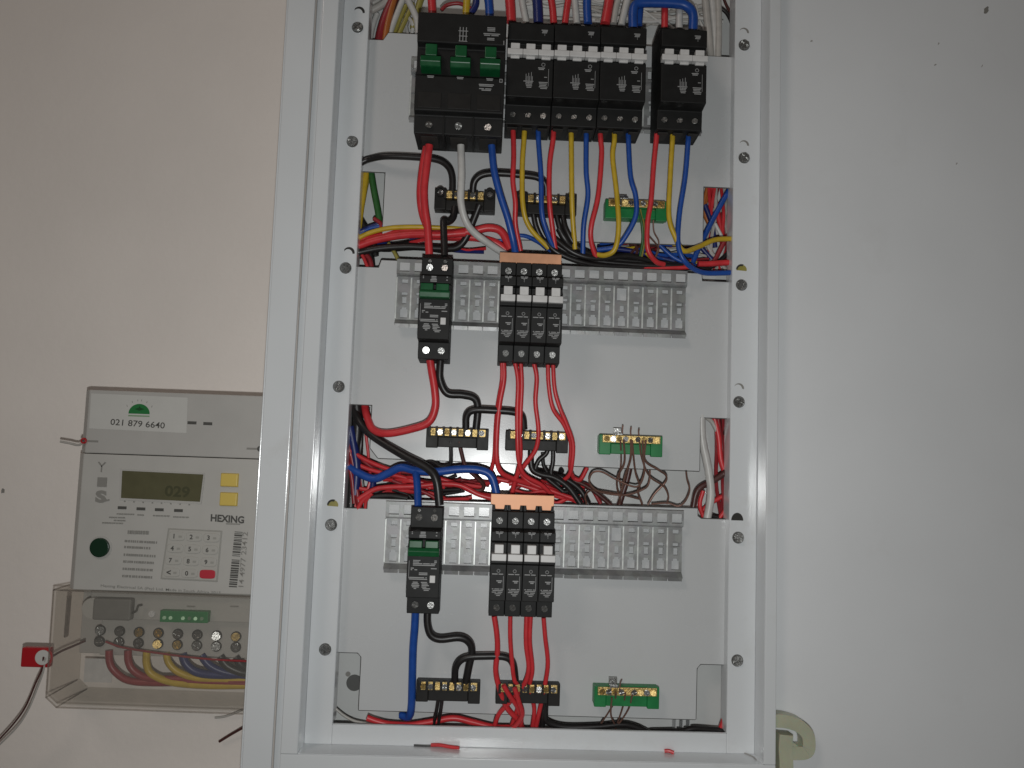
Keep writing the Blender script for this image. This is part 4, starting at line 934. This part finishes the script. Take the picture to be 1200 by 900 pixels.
# clear terminal cover
Y0,Y1=-4,47.5
op=[(-376.5,-186.8),(-206,-188.6),(-206,-283.5),(-366.5,-281.8),(-375.5,-274)]
ip=[(-374.8,-188.4),(-207.6,-190.2),(-207.6,-281.9),(-366,-280.2),(-373.9,-273.2)]
cv=MB()
n=5
cv.add([(x,Y0,z) for x,z in op]+[(x,Y1,z) for x,z in op]+[(x,Y0+1.6,z) for x,z in ip]+[(x,Y1,z) for x,z in ip],
   [(0,1,2,3,4)]+[(i,n+i,n+(i+1)%n,(i+1)%n) for i in range(n)]+[(14,13,12,11,10)]+[(10+i,10+(i+1)%n,15+(i+1)%n,15+i) for i in range(n)]+[(5+i,15+i,15+(i+1)%n,5+(i+1)%n) for i in range(n)])
mp('terminal_cover',cv,CLEAR)
for (xa,za),(xb,zb) in zip(op,op[1:]+op[:1]):
    mp('cover_edge',MB().tube([(xa,Y0+.3,za),(xb,Y0+.3,zb)],.75,6),RIM)
    if (xa,za)==op[0] or xa<-360: mp('cover_edge',MB().tube([(xa,Y0+.3,za),(xa,Y1-1,za)],.7,6),RIM)
cr=MB().box(-366,-365,-2,4,-226,-192)
mp('cover_rib',cr,RIM)
# things under the cover
x,z=F(130,713,6)
x0,z0=F(107,713,8);x1,z1=F(157,715,8)
mp('battery',MB().box(x0+4,x1,1.5,9.9,z-9,z+9),mat('battery_grey',(.19,.185,.17),.5,0,.08,80),1.5,3)
mp('battery',MB().disc(x0+3,z,9,3,9.9,20),METER2,.6)
mp('battery_lead',MB().tube([(x1,5,z-3),(x1+4,3,z-1),(x1+5,4,z+3),(x1+8,5,z+4)],.9,7),DARKP)
x,z=F(177.5,719.5,8); mp('white_screw',screw_mb(x,z,10,2.7,2,.5),WHITE_T)
g0=F(190.5,714,8);g1=F(245.5,729,8)
gb=mp('pulse_connector',MB().box(g0[0],g1[0],3,9.9,g1[1],g0[1]),GREEN_B,.5)
for i in range(7):
    if i!=2: obj('pulse_screw',screw_mb(g0[0]+4+i*5.2,(g0[1]+g1[1])/2-1,3,1.5,.7,.4),mat('pale_green_metal',(.25,.38,.25),.4,.5) if i==0 else bpy.data.materials['pale_green_metal'],gb,MO)
for px in (223,274):
    x,z=F(px,711,8); mp('fine_print',MB().box(x-3.5,x+3.5,9.6,10,z-.7,z+.6),GREYP)
for r_ in range(2):
    for i in range(8):
        px,py=((118+i*22.7,738.5+i*1.05),(117+i*22.8,751.5+i*.95))[r_]
        x,z=F(px,py,16); sock=mp('screw_socket',MB().disc(x,z,4.5,14.9,15.98,18),HOLE)
        obj('terminal_screw',screw_mb(x,z,15,3.6,1.6,random.random()*1.5,.2),[STEEL,BRASS,STEEL,STEEL,BRASS][(i*3+r_*2)%5],sock,MO)
lab=F(100,770,24);lb2=F(130.5,800,24)
mp('wire_label',MB().box(lab[0],lb2[0],24,24.4,lb2[1],lab[1]-1),WHITE_T)
GW='supply wires under the clear meter cover'
for col,r,pts,lab_ in [
 ('darkred',3.1,[(128,762),(128.5,775),(134,786),(150,797),(180,800),(240,799),(292,801)],'first red supply wire under the meter cover'),
 ('darkred',3.2,[(150,762),(151,776),(158,787),(176,795),(215,796),(292,798)],'second red supply wire under the meter cover'),
 ('yellow',3.2,[(172,763),(172,778),(178,790),(200,799),(240,803),(292,803)],'left yellow supply wire under the meter cover'),
 ('yellow',3.0,[(195,765),(198,777),(210,788),(235,795),(292,797)],'right yellow supply wire under the meter cover'),
 ('navy',3.6,[(214,766),(218,778),(232,788),(260,791),(292,790)],'left dark blue supply wire under the meter cover'),
 ('navy',3.4,[(236,768),(246,780),(264,788),(292,792)],'right dark blue supply wire under the meter cover'),
 ('black',3.6,[(258,769),(266,780),(280,787),(294,790)],'left black supply wire under the meter cover'),
 ('black',3.4,[(276,770),(284,780),(296,785)],'right black supply wire under the meter cover')]:
    wire(col,r,path(pts,20,30,22),lab_,GW)
wire('darkred',.9,path([(124,752),(145,759),(190,766),(240,772),(292,775)],6,-5),'thin red sealing wire stretched under the meter cover','sealing wires',7)
# red seal tag
sx,sz=F(44,770,2)
sl=thing('seal_tag','small red plastic seal tag with white disc at the lower left of the meter','seal',(sx,6,sz))
so=(sx,6,sz)
q0=F(27,758,2);q1=F(59,782,2)
obj('tag_body',MB().box(q0[0],q1[0],0,6,q1[1],q0[1]),TAG,sl,so,1.2,3)
xx,zz=F(51,770,0); obj('disc',MB().disc(xx,zz,6.1,-2,0,26),STICK,sl,so,.4)
obj('rim',MB().disc(xx+.6,zz-.2,7.4,-.6,.3,26),TAG,sl,so,.3)
for pts,l_ in ([(51,770),(49,784),(42,800),(30,828),(16,848),(-6,872)],'upper'),([(53,771),(51,786),(45,803),(34,830),(20,852),(-6,878)],'lower'):
    wire('brown' if l_=='upper' else 'grey',.75,path(pts,-2.5,20),'%s of the two thin twisted strands hanging from the red seal tag'%l_,'seal strands',7,'seal_wire')
wire('brown',1.0,path([(60,770),(72,763),(86,757),(100,751)],6,10),'thin wire from the seal tag into the meter cover','seal strands',7,'seal_wire')
wire('grey',1.1,path([(71,517.5),(82,519.5),(92,521.5),(99,517)],14,1),'grey wire end poking out left of the meter seal screw','seal strands',7,'seal_wire')
wire('brown',1.2,path([(257,869,44),(270,861,42),(284,853,39),(296,846,36)],52,40),'dark cable end at the wall below the meter','loose ends at the wall')
wire('grey',1.0,path([(252,841,46),(262,840,45),(272,837,43),(284,832,40)],54,44),'short grey cable end just below the meter cover','loose ends at the wall')
